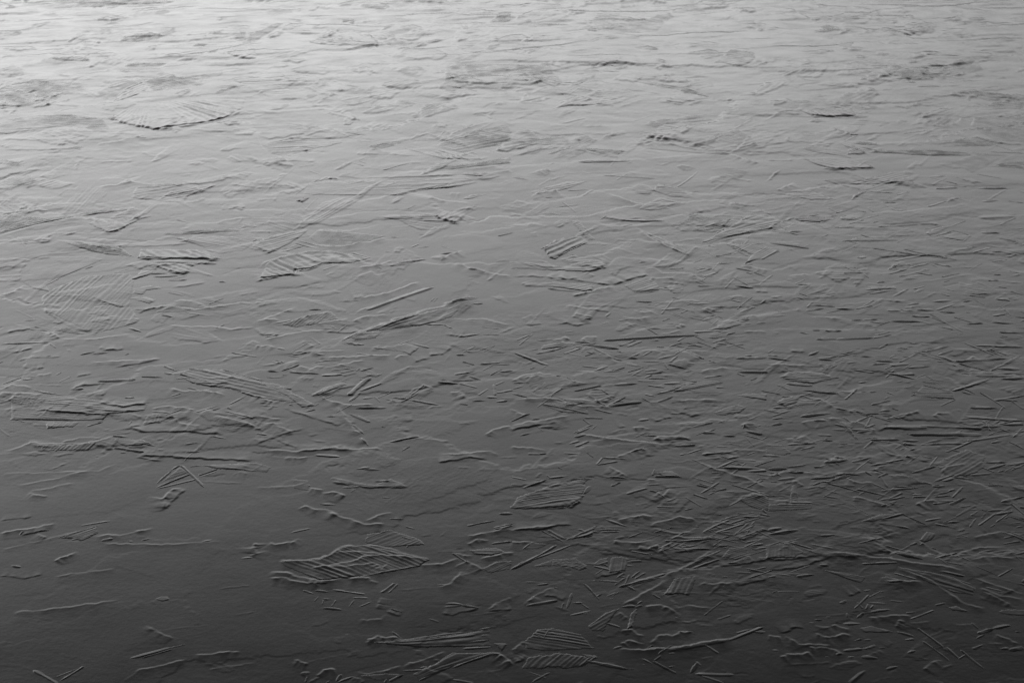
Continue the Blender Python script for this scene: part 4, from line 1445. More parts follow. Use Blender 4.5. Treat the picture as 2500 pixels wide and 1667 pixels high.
r 930 1462 1020 1485 1200 1450 1340 1410 b w9
n 1225 1555 1355 1488 w11 h1.2
n 1180 1565 1200 1530 w10
n 640 1565 680 1550 w10
p 940 1500 1200 1480 1340 1490 1200 1540 1100 1540 ; ; t-0.6
n 540 718 670 732 w9
n 700 710 1000 755 w7
n 430 715 530 750 w8
n 600 880 790 897 w8
n 850 872 905 805 w7
n 950 868 1060 822 w7
n 690 867 735 805 w7
n 610 797 705 800 w6
n 890 785 1030 790 w6
n 535 820 575 772 w7
n 605 850 620 800 w6
n 1150 742 1275 650 w12
n 1215 742 1305 655 w8
r 1100 890 1150 780 b w10 h0.6
n 1235 888 1345 918 w9 h1.2
r 1200 900 1260 940 1330 950 s
r 960 975 1020 995 1150 975 1200 940 b w8 h0.7
r 1930 218 2100 195 2200 170 2350 130 b w9
r 1940 302 2050 247 2150 252 b w9
r 2070 428 2200 400 2280 370 2360 372 b w10 h1.2
n 2160 290 2360 265 w10 h1.1
n 2180 145 2360 105 w9
n 2180 160 2360 120 w8
n 1940 125 2200 75 w8
p 1950 340 2100 330 2230 325 2300 370 2150 400 2000 390 ; P 1960 350 2250 340 ; h1.1 k7
p 2070 520 2200 450 2350 440 2340 520 2150 560 ; P 2080 520 2200 460 ; h1.1 k7
r 130 270 180 297 340 275 400 240 b w8
r 1670 692 1790 655 1850 590 1900 540 b w9
n 1660 670 1740 665 w10
r 340 1362 400 1370 480 1395 b w9
p 2180 1197 2310 1205 2260 1282 ; ; h1.3 | small triangular chip of ice beside the peak of a fan, bottom centre
n 820 1120 860 1120 w9
n 2050 1075 2160 1058 w8
n 2060 1130 2150 1125 w9
n 1500 1430 1580 1415 w10
p 1020 200 1240 160 1500 240 1560 300 1250 320 1000 290 ; P 1020 270 1200 190 ; h0.9 k9
n 1330 225 1470 265 w7
n 1380 325 1410 295 w7
r 2130 905 2350 890 s w7
r 2120 900 2250 820 2350 780 b w7
n 2230 15 2360 10 w10
r 1800 385 1820 372 1990 405 b
n 1220 60 1370 62 w7
n 1370 130 1460 155 w7
n 320 190 500 150 w8 h0.7
T 2 3
r -10 160 280 155 420 118 560 112 s w9 h1.3
r -10 165 400 120 b w8
n -10 525 410 300 w13 h1.3 | long bright ice bar rising to the right, bottom centre
n 60 475 545 300 w10 h1.1
n 330 162 485 248 w12
n 260 165 470 272 w8
r -10 270 60 275 170 265 b w9
n 100 340 170 285 w10
p 100 340 180 270 320 295 250 330 ; ; h1.1
p 500 262 600 195 780 125 740 230 620 240 ; P 500 262 780 130 ; h1.5 k14 | smooth ice wedge opening to the right with a dark lower edge, bottom centre
n 500 255 780 125 w8
n 800 162 1000 168 w11 h1.2 | short level ice needle right of a smooth wedge, bottom centre
n 810 185 990 182 w7
r 960 80 1050 50 1130 48 1200 25 1300 45 b w9
r 1260 130 1400 85 1550 45 1710 90 b w9 h1.1
n 1750 187 2000 68 w10
n 1860 195 2140 105 w8
n 1890 190 2000 180 w9
r 1280 155 1440 180 1530 195 1640 180 1720 125 b w8
r 1440 247 1530 225 1650 242 1910 232 b w10 h1.2
n 1500 272 1900 240 w8
p 370 430 500 425 600 435 690 490 690 515 620 535 500 500 370 490 ; ; h1.6 g1.2 j0.3 | stubby grub shaped lump of ice, bottom right of centre
p 200 490 370 432 370 490 220 500 ; ; h1.2 | smooth tail behind the grub shaped lump of ice
r 935 302 955 265 1100 285 1280 268 b w10 h1.1
r 1160 340 1180 305 b w10
r 1260 355 1280 330 1345 308 b w11 h1.2
r 1335 367 1400 320 1480 262 b w11 h1.2
n 1340 340 1500 265 w7
p 880 562 900 415 1020 405 1080 430 1050 540 ; P 900 560 945 420 ; h1.2 k8 | square block of steep ice ribs, bottom right of centre
p 740 480 800 430 890 410 880 500 ; P 740 480 880 430 ; h1
n 980 688 1360 598 w11 h1.2
r 770 610 890 570 1030 545 s w9
n 960 605 1040 555 w9
n 1100 600 1180 535 w10
n 1130 610 1230 553 w9
n 1040 660 1080 570 w8
p 530 638 760 628 860 640 1000 650 940 625 800 620 ; ; h1.1
n 1150 635 1410 560 w12 h1.1
p 1460 340 1600 330 1820 325 1810 345 1550 365 ; P 1460 345 1820 335 ; h1.4 k7
r 1480 362 1560 368 1720 345 1820 345 s w9
n 1590 512 1920 350 w12 h1.1
n 1650 518 1910 430 w10
r 1400 580 1600 500 1830 350 b w8
p 1370 772 1420 700 1480 610 1700 580 1680 680 1640 768 1500 755 ; P 1380 770 1480 620 ; h1.5 k13 j1 | comb of steep parallel ice ribs, bottom right
r 1700 680 1760 650 1850 665 1940 650 2040 650 b w8
r 1000 860 1050 835 1180 760 1320 690 1390 640 1440 635 b w10 h1.2
n 1290 755 1370 800 w9
p 690 1050 860 920 990 880 900 1000 840 1092 740 1095 ; P 700 1060 960 900 ; h1.3 k11 | ice fan of slanting bars, left of an upright pillar of ice, bottom right of centre
p 1050 1085 1090 930 1150 870 1150 930 1110 1060 ; P 1060 1080 1130 900 ; h1.5 k16 | upright pillar of ice lying inside a ring, bottom right of centre
n 1150 850 1200 815 w10
n 1130 880 1200 855 w9
r 1210 880 1300 865 1370 858 1440 878 1500 922 b w10 h1.1
r 1000 1105 1030 1078 1100 1085 1150 1125 1230 1150 b w10 h1.2
r 1270 1220 1340 1132 1410 1128 1480 1142 1540 1100 1660 1105 b w9 h1.1
n 1490 965 1530 972 w10
n 1530 1100 1660 1102 w9
n 860 1020 1000 1062 w10
r 980 920 1060 975 b
n 1000 870 1140 865 w9
r 940 1250 1100 1270 1300 1255 1540 1240 1780 1200 2040 1145 b w12 h1.2
r 1400 1275 1600 1255 1800 1210 1980 1180 s w9
n 1980 1180 2310 1050 w11 h1.1
n 2060 1110 2200 1070 w9
n 2180 1090 2330 1100 w10
n 1250 1250 1330 1248 w14 h1.2
r 1000 1212 1070 1178 1220 1212 b w10
n 930 1255 1010 1232 w10
p 90 1432 150 1330 440 1290 720 1330 790 1325 640 1420 480 1440 380 1420 280 1440 ; P 130 1430 260 1300 ; h1.4 k11 j1 | wide ice scallop of many slanting ribs along the bottom edge
p 120 1182 230 1075 370 1060 630 1120 760 1250 300 1272 130 1250 ; P 200 1100 600 1180 ; h1.1 k11 | crumpled ice plate with crossed ridges just above a ribbed scallop, bottom
n 340 1105 530 1145 w9
n 200 1110 310 1165 w10
n 290 1160 340 1080 w9
r -10 1270 60 1230 120 1180 b w9
r 10 1385 80 1365 130 1310 s w10
n 660 1362 1065 1443 w12 h1.3 | ice needle falling to the right at the bottom edge, centre
n 1080 1440 1120 1440 w9
n 1195 1345 1290 1392 w10
n 1290 1368 1510 1482 w12 h1.3 | stout ice needle falling to the right at the bottom edge, right of centre
p 650 1300 780 1320 790 1345 680 1340 ; ; h1
n 1680 1485 2040 1492 w11 h1.2
n 1730 1500 1950 1570 w9
n 1300 1365 1370 1315 w8
n 1440 1425 1500 1410 w10
n 1440 1300 1500 1295 w10
n 1200 1400 1230 1398 w10
n 500 885 550 740 w11
n 130 858 420 808 w10 h1.1
r 115 852 210 770 310 715 390 690 b w9
n 180 785 225 765 w9
n 460 890 475 830 w7
n 540 835 650 832 w8
n 630 835 710 890 w9
n 1040 670 1140 725 w9
n 530 947 730 903 w9
n 640 932 700 925 w8
p 1930 412 2000 322 2150 320 2200 420 2050 442 ; P 1940 400 2150 340 ; h1.1 | dull ice plate with four corners at the end of a long bar, bottom right
r 2050 470 2110 430 2200 415 b w8
r 2070 682 2200 640 2350 610 s w7
n 1770 1220 1900 1297 w9
n 770 785 830 742 w9
r 1900 500 2350 440 s w8
r 2050 245 2130 245 2350 160 s w9
n 2060 10 2120 10 w10
n 2120 42 2340 50 w10
n 1640 1480 1700 1380 w14
n 1690 1370 1740 1410 w9
r 1500 890 1600 860 1850 875 b w8 h0.7
n 120 640 220 642 w10
n 230 665 340 655 w8
n 380 690 435 702 w11
r 300 770 380 770 480 810 s
n 900 790 940 800 w10
T 3 3
r 440 385 620 378 850 400 1100 425 1400 480 1600 500 1830 545 b w13 h1.3
r 620 400 760 412 860 410 s w8
r -10 442 240 430 450 395 s w10 h1.2
r -10 532 280 502 480 440 600 390 s w9
r 460 500 570 490 s w8
p 1290 560 1500 555 1700 600 1910 700 1890 745 1700 690 ; P 1300 550 1900 720 ; h1.6 k16 | broad smooth ice blade falling to the right with a round end, bottom right
n 1180 378 1425 435 w16 h1.2 | broad ice needle lying along a long bright seam, bottom right
n 1590 545 1810 592 w11 h1.1
n 1630 590 1870 665 w8
r 1180 500 1350 570 1500 640 1680 760 1830 850 2020 890 b w10
p 1180 500 1500 560 1900 700 1880 760 1700 740 1450 640 ; P 1180 500 1880 730 ; h1 k11
r 1040 600 1120 640 1250 630 1430 642 b w11
p 1040 595 1100 590 1250 625 1230 645 1120 652 ; ; h1.2
r 1350 240 1500 340 1600 385 1690 420 b w8 h1.1
n 1220 5 1445 112 w9 h1.1
n 1440 360 1560 410 w8
n 1500 320 1550 340 w9
n 1560 420 1650 480 w8
n 1620 455 1780 490 w7
p 840 92 1030 20 1210 8 1080 62 950 90 ; ; h1.5 | smooth ice leaf rising to the right, beside a falling needle, right side near the bottom
n 1040 65 1240 10 w9
n 1170 125 1305 150 w12 h1.2
r 1020 232 1100 210 1210 190 b w9
p 1380 250 1450 170 1540 195 1500 250 1430 275 ; P 1390 250 1450 180 ; h1
p -20 300 180 280 340 370 240 422 -20 432 ; P 40 420 70 290 ; h1.1 k8 | rounded ice fan with fine upright ribs at the left end of a long bright seam
n 180 275 415 340 w8
n 860 478 1190 465 w8
p 470 520 700 555 900 592 860 652 750 622 ; P 470 520 880 620 ; h1.2 k9
r 740 760 850 720 s w9
r 1720 387 1900 335 2000 315 2180 312 b w8
r 1850 432 2080 408 2280 420 b w9
n 1720 395 1870 450 w8
r 2070 390 2280 370 b w8
r 2120 350 2250 350 b w7
r 1880 600 2080 670 2350 752 b w8
r 1950 695 2120 765 2350 802 b w8
r 1970 735 2100 790 2230 852 b w8
n 2000 690 2150 725 w7
r 1880 225 2000 205 2140 178 2350 245 b w9
p 2140 180 2350 190 2360 280 2250 220 ; P 2140 185 2350 250 ; h1 k9
n 665 837 720 808 w12
n 940 885 972 848 w10
n 725 965 728 920 w10
n 820 968 885 918 w10
n 820 825 870 885 w9
n 900 890 920 840 w9
n 945 915 1130 890 w12
r 925 970 1100 950 1220 940 1310 952 b w11
p 1650 870 1740 860 1860 915 1700 900 ; ; h1.3
n 1375 1060 1620 1242 w11 h1.2 | ice needle falling steeply to the right, upper one of three in the bottom right corner
n 1420 1180 1670 1362 w10
n 1640 1230 1760 1340 w11
n 1770 1258 1985 1432 w12 h1.2 | ice needle falling steeply to the bottom edge, bottom right corner
r 1430 1445 1500 1385 1560 1358 1610 1360 b w10
n 1750 1340 1820 1300 w8
n 1925 1112 2080 1060 w13 h1.2
n 2060 1065 2230 1033 w12 h1.1
n 1910 1160 2000 1110 w8
n 1865 1008 1940 1072 w10
n 2130 1250 2220 1245 w12
n 2200 1265 2350 1235 w12
r 2080 1120 2200 1165 2310 1212 b w10
n 2270 1095 2330 1092 w12
n 425 987 500 987 w14 h1.2
n 535 962 590 962 w11
n 795 1178 865 1160 w12 h1.4
r 430 1045 540 1062 620 1040 760 1080 b w10
r 430 1105 480 1138 560 1150 630 1145 680 1117 770 1135 b w11 h1.1
r 150 1140 220 1175 280 1212 580 1225 b w10
r 360 1242 550 1248 620 1270 650 1290 720 1305 b w10
n 855 1328 1010 1338 w18 h1.2
r 100 1332 160 1305 310 1302 380 1278 b w12
n 35 1265 100 1267 w12
n 1255 1168 1345 1158 w12
n 1280 1290 1355 1263 w13
n 1085 1442 1190 1410 w13
n 745 1575 895 1450 w20 h1 | broad short ice needle rising to the right at the bottom edge, right side
r 1180 1065 1200 1020 1225 985 b w10
p 840 1060 950 1040 1180 1098 1000 1102 880 1100 ; ; h1.1
n 1180 1095 1340 1135 w14
p 2110 905 2200 890 2370 895 2370 950 2150 935 ; ; h1.2 | blunt smooth ice tongue entering from the right edge, bottom right
n 1880 1252 1975 1210 w11
p 860 1250 980 1208 1000 1230 900 1262 ; ; h1.2
n 690 1270 870 1250 w10
n 370 1015 440 1018 w11
r 120 1105 240 1060 330 1065 s w10
n 690 1022 850 1018 w10
n 620 1310 680 1290 w10
n 525 1325 565 1330 w11
n 1020 1240 1080 1242 w12
n 730 1330 800 1325 w10
n 0 205 280 165 w16
n 0 165 130 145 w12
n 0 600 80 585 w11
n 470 180 510 180 w10
n 1040 172 980 178 w9
r 0 1140 130 1145 b w10
n 1300 300 1370 275 w9
n 1350 85 1410 105 w12
n 1530 105 1680 130 w9
n 1440 80 1600 50 w9
"""
# ---------------------------------------------------------------- read the list
def parse():
    items = []; c = r = 0
    for line in DATA.strip().split("\n"):
        line = line.strip()
        if not line: continue
        lab = None
        if "|" in line:
            line, lab = [s.strip() for s in line.split("|")]
        tk = line.split()
        if tk[0] == 'T':
            c, r = int(tk[1]), int(tk[2]); continue
        oy = (0, 417, 834, 1250)[r]
        def px(v): return [(c * 625 + v[k] / 3.76, oy + v[k + 1] / 3.76) for k in range(0, len(v) - 1, 2)]
        it = {'k': tk[0], 'lab': lab, 'rib': None, 'o': {}, 'step': ''}
        if tk[0] == 'p':
            a, b, o = [s.split() for s in line[1:].split(";")]
            it['px'] = px([float(v) for v in a])
            if b: it['rib'] = (b[0], px([float(v) for v in b[1:]]))
        else:
            nums = []; o = []
            for t in tk[1:]:
                try: nums.append(float(t))
                except ValueError: o.append(t)
            it['px'] = px(nums)
        for t in o:
            if t in ('s', 'b'): it['step'] = t
            else: it['o'][t[0]] = float(t[1:])
        it['w'] = [ground(*p) for p in it['px']]
        it['c'] = (sum(p[0] for p in it['w']) / len(it['w']), sum(p[1] for p in it['w']) / len(it['w']))
        it['cp'] = (sum(p[0] for p in it['px']) / len(it['px']), sum(p[1] for p in it['px']) / len(it['px']))
        lat, dep = foot(*it['c']); it['lat'], it['dep'] = lat, dep
        it['g'] = lat ** 0.25 * dep ** 0.75
        items.append(it)
    return items
ITEMS = parse()
def slope_at(y):
    el = math.degrees(math.atan2(CAM_H, y))
    return SLOPE * float(np.interp(el, [8, 14, 22], [0.85, 0.92, 1.0]))

scatter(2950, 8, 42, 3.4, 0.09, 0.5, 1.2)
scatter(900, 30, 130, 2.6, 0.055, 0.35, 0.9)
for k, it in enumerate(ITEMS):
    if it['k'] == 'r':
        w = it['g'] * it['o'].get('w', 7) * 0.5
        add_ridge(it['w'], w, (it['lat'] / it['dep']) ** 0.35, slope_at(it['c'][1]) * w * 1.15 * min(1.5, it['o'].get('h', 1)) * (float(np.interp(it['c'][1], [4, 7], [1, 0.62])) if it['step'] == 's' else 1.0), it['step'], 5000 + k)

def plate_height(it, X, Y, seed):
    o = it['o']
    H0 = slope_at(it['c'][1]) * 3.2 * it['g']
    r = (it['lat'] / it['dep']) ** 0.35          # measured a little shorter in depth, so that edges are as crisp across as along
    g = it['g'] * r
    Y = Y * r
    pts = [(x, y * r) for x, y in it['w']]
    e = 3.2 * g
    ys = [p[1] for p in pts]
    jag = o.get('j', 0.75)
    kk = 1.0 / (6 * g)
    wx = X + g * 2.2 * jag * fbm(X * kk, Y * kk, seed, 4, 0.6); wy = Y + g * 2.2 * jag * fbm(X * kk, Y * kk, seed + 31, 4, 0.6)
    sd = poly_sd(wx, wy, pts)
    H = H0 * 0.95 * o.get('h', 1)
    ribs = 0.0
    if it['rib']:
        typ, rp = it['rib']
        per = o.get('k', 7) * g * 0.78
        rp = [(q[0], q[1] * r) for q in (ground(*p) for p in rp)]
        if typ == 'P':
            dx, dy = rp[1][0] - rp[0][0], rp[1][1] - rp[0][1]; L = math.hypot(dx, dy); dx /= L; dy /= L
            along = (X - rp[0][0]) * dx + (Y - rp[0][1]) * dy
            q = (-(X - rp[0][0]) * dy + (Y - rp[0][1]) * dx)
            rr = 1.0; q = q if dx > 0 else -q
        else:
            ox, oy = rp[0]
            R = np.hypot(X - ox, Y - oy)
            cx, cy = it['c'][0] - ox, it['c'][1] * r - oy
            rm = math.hypot(cx, cy) + 1e-6
            th = np.arctan2((Y - oy) * cx - (X - ox) * cy, (X - ox) * cx + (Y - oy) * cy)
            q = th * rm * (1 if cx > 0 else -1); along = R; rr = np.clip(R / rm, 0, 1.5)
        ua = (along - along.min()) / (np.ptp(along) + 1e-9)
        sgn = 1 if _h(np.array([seed]), np.array([3]), 5)[0] > 0.5 else -1
        q = q + 0.06 * np.ptp(along) * sgn * ua * ua            # ribs bow a little
        runout = 0.3 + 0.7 * sstep((ua if sgn > 0 else 1 - ua) / 0.45)
        q = q / per + 0.45 * vnoise(X * kk * 0.12, Y * kk * 0.12, seed + 5) + 0.12 * vnoise(X * kk * 0.5, Y * kk * 0.5, seed + 4) + 0.1 * vnoise(along / (per * 5), along * 0, seed + 8)
        q = q + 1.7 * vnoise(q * 0.3, q * 0, seed + 6)
        i = np.floor(q); f = q - i
        top = 0.52 + 0.22 * _h(i, i * 0, seed + 7)
        saw = np.where(f < top, f / top, (1 - f) / (1 - top))
        saw = saw * saw * (3 - 2 * saw)
        amp = _h(i, i * 0 + 3, seed + 11) ** 1.8
        fade = 0.7 + 1.0 * vnoise(along / (per * 6), i * 0.37, seed + 12)
        ribs = saw * (0.25 + 0.95 * amp) * np.clip(fade, 0.1, 1.2) * np.minimum(rr, 1.0)
        sd = sd - jag * 3.2 * g * (_h(i, i * 0 + 9, seed + 13) - 0.25) * np.clip(1.0 - 0.0 * X, 0, 1)
    inside = sstep(sd / e + 0.12)
    if it['rib']:
        inside = inside * runout
    # thickest at its near edge for pale plates, at its far edge for dark ones
    t = o.get('t', 0.15)
    lean = np.clip((Y - it['c'][1] * r) / (max(ys) - min(ys) + 1e-6), -0.6, 0.6)
    lev = 0.6 - (0.95 if t >= -0.2 else -0.55) * lean
    lev = lev * np.clip(0.75 + 1.7 * vnoise(X * kk * 0.16, Y * kk * 0.16, seed + 41), 0.1, 1.4)
    zz = H * inside * (lev + 0.18 * fbm(X * kk * 0.5, Y * kk * 0.5, seed + 40, 4) + 0.72 * ribs * np.clip(o.get('k', 7) / 7.0, 0.6, 1.7) ** 0.8)
    if 'g' in o:
        zz = zz + H * 0.3 * o['g'] * inside * fbm(X * kk * 2.0, Y * kk * 2.6, seed + 50, 3, 0.7)
    zz = zz + H * 0.07 * inside * fbm(X * kk * 3, Y * kk * 3, seed + 60, 2)
    frost = np.clip(-t * 1.1, 0, 1.3) * np.clip(inside * (0.75 + 1.1 * fbm(X * kk * 0.6, Y * kk * 0.9, seed + 70, 5, 0.65)), 0, 1.2)
    return zz, sd, frost


# low flakes everywhere under the larger pieces: part of the sheet's own relief
rf = random.Random(23)
def random_flake(k):
    for _ in range(50):
        px, py = rf.uniform(-400, 2900), 1690 * rf.random() ** 1.5 - 50
        far = float(np.clip((900 - py) / 800, 0, 1))
        want = 0.16 + 0.84 * float(sstep((620 - py) / 350)) + 0.45 * float(sstep((1150 - px) / 500) * sstep((1250 - py) / 150) * sstep((py - 350) / 100))
        if px > 1250: want += 0.25 * float(sstep((1300 - py) / 200))
        want *= 1 - 0.95 * float(sstep((1000 - px) / 350) * sstep((py - 1080) / 150))
        if rf.random() < want: break
    s = 0.55 + 0.75 * rf.random() ** 1.6 * 2
    L = rf.uniform(38, 92) * s; W = L * rf.uniform(0.09, 0.17) * (1.0 + 1.0 * (1 - far))
    a = rf.gauss(0.10, 0.16) * (1.0 + 1.3 * (1 - far))
    n = rf.randint(7, 10); pts = []
    tip0, tip1 = rf.uniform(0.5, 1.6), rf.uniform(0.5, 1.6)
    for i in range(n):
        t = i / (n - 1)
        pts.append((t, (t ** tip0 * (1 - t) ** tip1 * 3.2) * rf.uniform(0.6, 1.3)))
    skew = rf.uniform(0.2, 0.8)
    low = [(t, -v * (1 - skew) * rf.uniform(0.6, 1.3)) for t, v in pts[1:-1]][::-1]
    out = [(t, v * skew) for t, v in pts] + low
    P = []
    for t, v in out:
        u, w = (t - 0.5) * L, v * W * 1.6
        P.append((px + u * math.cos(a) + w * math.sin(a) * 0.6, py - u * math.sin(a) - w * math.cos(a)))
    it = {'px': P, 'w': [ground(x, min(y, 1800)) for x, y in P]}
    if min(y for x, y in P) < -120: return
    it['c'] = (sum(p[0] for p in it['w']) / len(P), sum(p[1] for p in it['w']) / len(P))
    lat, dep = foot(*it['c']); it['lat'], it['dep'] = lat, dep; it['g'] = lat ** 0.25 * dep ** 0.75
    kind = rf.random()
    e0, e1 = P[0], P[n - 1]
    if kind < 0.4:
        b = a + rf.choice([-1, 1]) * rf.uniform(0.05, 0.5)
        it['rib'] = ('P', [(px, py), (px + 100 * math.cos(b), py - 100 * math.sin(b))])
    elif kind < 0.75:
        q = rf.choice([e0, e1]); it['rib'] = ('R', [(q[0] + (q[0] - px) * 0.25, q[1] + (q[1] - py) * 0.25)])
    else:
        it['rib'] = None
    t = rf.choice([-1.0, -0.6, 0.2, 0.3, 0.5, 0.2]) if far > 0.4 else rf.choice([-0.4, 0.2, 0.3, 0.4])
    it['o'] = {'t': t, 'h': rf.uniform(0.5, 1.05) * (1 + 0.55 * far), 'j': 0.9, 'k': rf.uniform(5, 10)}
    if rf.random() < 0.3: it['o']['g'] = 1.0
    xs = [p[0] for p in it['w']]; ys = [p[1] for p in it['w']]
    m = 4 * it['g']
    win = window(min(xs) - m, max(xs) + m, min(ys) - m, max(ys) + m)
    if win is None: return
    zz, sd, fr = plate_height(it, GX[win], GY[win], 90000 + 100 * k)
    Z[win] += zz * 0.85
    FR[win] = np.maximum(FR[win], np.clip(fr, 0, 1) * 0.8)
for k in range(1280): random_flake(k)
# ---------------------------------------------------------------- build the sheet
def grid_mesh(name, X, Y, ZZ, frost, extra=None):
    nr, nc = X.shape
    co = np.stack([X, Y, ZZ], -1).reshape(-1, 3).astype(np.float32)
    idx = np.arange(nr * nc).reshape(nr, nc)
    q = np.stack([idx[:-1, :-1], idx[:-1, 1:], idx[1:, 1:], idx[1:, :-1]], -1).reshape(-1, 4)
    if extra is not None:
        eco, eq = extra
        q = np.concatenate([q, eq(idx, len(co))]); co = np.concatenate([co, eco]); frost = np.concatenate([frost.ravel(), np.zeros(len(eco))])
    return raw_mesh(name, co, q, frost)
def raw_mesh(name, co, q, frost=None):
    me = bpy.data.meshes.new(name)
    me.vertices.add(len(co)); me.vertices.foreach_set("co", np.asarray(co, np.float32).ravel())
    me.loops.add(q.size); me.loops.foreach_set("vertex_index", q.astype(np.int32).ravel())
    me.polygons.add(len(q)); me.polygons.foreach_set("loop_start", np.arange(0, q.size, 4, dtype=np.int32))
    me.polygons.foreach_set("use_smooth", np.ones(len(q), bool))
    me.update(calc_edges=True)
    me.materials.append(ICE)
    if frost is not None:
        at = me.attributes.new("frost", 'FLOAT', 'POINT')
        at.data.foreach_set("value", np.asarray(frost, np.float32).ravel())
    return me
# the relief runs out at the borders of the detailed part; beyond it the lake is flat to the horizon
fade = sstep((1 - np.abs(UC)) / 0.04)[None, :] * sstep((RY - Y0) / 0.1)[:, None] * sstep((Y1 - RY) / 1.2)[:, None]
Z *= fade
R = 6000.0
far = np.array([[-R, y, 0] for y in RY] + [[R, y, 0] for y in RY] + [[-R, -R, 0], [R, -R, 0], [R, R, 0], [-R, R, 0]], np.float32)
def far_quads(idx, n):
    L0, R0, c = n, n + NR, n + 2 * NR
    qs = [[L0 + j, idx[j, 0], idx[j + 1, 0], L0 + j + 1] for j in range(NR - 1)]
    qs += [[idx[j, -1], R0 + j, R0 + j + 1, idx[j + 1, -1]] for j in range(NR - 1)]
    qs += [[c, c + 1, R0, L0], [L0 + NR - 1, R0 + NR - 1, c + 2, c + 3]]
    return np.array(qs)
ice = bpy.data.objects.new("frozen_lake", grid_mesh("frozen_lake", GX, GY, Z, FR, (far, far_quads)))
sc.collection.objects.link(ice)
ice["kind"] = "structure"
ice["label"] = "dark frozen lake surface of smooth ribbed ice running out to the horizon"
# ---------------------------------------------------------------- needles, plates and feathers, each an object of its own
def needle_geo(it, seed):
    r = random.Random(seed)
    (ax, ay), (bx, by) = it['w'][0], it['w'][-1]
    dx, dy = bx - ax, by - ay
    L = math.hypot(dx, dy); dx /= L; dy /= L
    lat, dep = foot((ax + bx) / 2, (ay + by) / 2)
    g = 0.88 / math.hypot(dy / lat, dx / dep)     # what one picture line is across this needle
    W = g * it['o'].get('w', 8) * 0.5 * float(np.interp(it['c'][1], [2.2, 4.0, 9.0], [0.88, 1.02, 1.1]))
    W = min(W, L * 0.3)
    h = slope_at(it['c'][1]) * W * 0.98 * min(1.25, 1 / max(0.3, abs(dx))) * float(np.interp(it['c'][1], [3.5, 6.0, 10.0], [1.0, 0.66, 0.5])) * it['o'].get('h', 1)
    nl = max(10, min(70, int(L / (it['lat'] * 2.2)))); nw = 13
    s = np.linspace(-0.06, 1.06, nl)[:, None]; v = np.linspace(-1.25, 1.25, nw)[None, :]
    s, v = np.broadcast_arrays(s, v)
    wob = 1 + 0.5 * vnoise(s * L / (W * 4) + 3, v * 0, seed) + 0.25 * vnoise(s * L / (W * 1.3), np.sign(v) * 2, seed + 1)
    bend = L * r.uniform(-0.02, 0.02) * (1 - (2 * s - 1) ** 2)
    t0, t1 = r.uniform(0.5, 3.0), r.uniform(0.5, 4.0)
    tl = np.clip(s * L / (W * t0), 0, 1) ** 0.7; tr = np.clip((1 - s) * L / (W * t1), 0, 1) ** 0.7
    tap = tl * tr
    wid = W * wob * (0.25 + 0.75 * tap)
    X = ax + dx * s * L - dy * (v * wid + bend); Y = ay + dy * s * L + dx * (v * wid + bend)
    c = r.choice([-1, 1, 1, 1]) * r.uniform(0.0, 0.42) * (1 if dx > 0 else -1)
    a = np.abs(v)
    prof = np.where(v < c, (v + 1) / (c + 1), (1 - v) / (1 - c))
    prof = np.clip(prof, 0, 1)
    prof = prof * prof * (3 - 2 * prof) * 0.55 + prof * 0.45
    if W > g * 5:
        prof = np.minimum(prof, 0.8) + 0.12 * np.cos(v * 7 + r.uniform(0, 6)) * (a < 0.8)
    hh = h * prof * np.clip(tap * 1.6, 0, 1) * (0.85 + 0.9 * vnoise(s * 2.3 + 7, v * 0, seed + 9))
    sink = np.where((a > 1.1) | (s < -0.03) | (s > 1.03), 0.0005 + 0.02 * h, np.where((a >= 1) | (s <= 0) | (s >= 1), 0.0001, 0.0))
    ZZ = sheet_z(X, Y) + hh - sink
    return X, Y, ZZ

def plate_geo(it, seed):
    lat, dep, g = it['lat'], it['dep'], it['g']
    e = 3.2 * g
    xs = [p[0] for p in it['w']]; ys = [p[1] for p in it['w']]
    mar = e * 1.2
    x0, x1, y0, y1 = min(xs) - mar, max(xs) + mar, min(ys) - mar, max(ys) + mar
    nx = int(np.clip((x1 - x0) / (lat * 2.44 * 0.75), 12, 420)); ny = int(np.clip((y1 - y0) / (dep * 2.44 * 0.42), 10, 260))
    X, Y = np.meshgrid(np.linspace(x0, x1, nx), np.linspace(y0, y1, ny))
    zz, sd, frost = plate_height(it, X, Y, seed)
    ZZ = sheet_z(X, Y) + zz - np.where(sd < -0.12 * e, 0.0009, 0.0)
    keep = sd > -0.75 * e
    return X, Y, ZZ, keep, frost

def patch_object(name, X, Y, ZZ, keep, frost, label, cat, group):
    nr, nc = X.shape
    idx = np.arange(nr * nc).reshape(nr, nc)
    q = np.stack([idx[:-1, :-1], idx[:-1, 1:], idx[1:, 1:], idx[1:, :-1]], -1)
    if keep is not None:
        ok = keep[:-1, :-1] & keep[:-1, 1:] & keep[1:, 1:] & keep[1:, :-1]
        q = q[ok]
    q = q.reshape(-1, 4)
    if len(q) == 0: return None
    co = np.stack([X, Y, ZZ], -1).reshape(-1, 3)
    used = np.unique(q); remap = np.zeros(nr * nc, int); remap[used] = np.arange(len(used))
    co = co[used]; frost = None if frost is None else frost.ravel()[used]; q = remap[q]
    # orient upward
    a, b, c = co[q[0, 0]], co[q[0, 1]], co[q[0, 2]]
    if np.cross(b - a, c - a)[2] < 0: q = q[:, ::-1]
    org = co.mean(0)
    me = raw_mesh(name, co - org, q, frost)
    ob = bpy.data.objects.new(name, me)
    ob.location = org
    sc.collection.objects.link(ob)
    if label: ob["label"] = label
    if cat: ob["category"] = cat
    if group: ob["group"] = group
    return ob

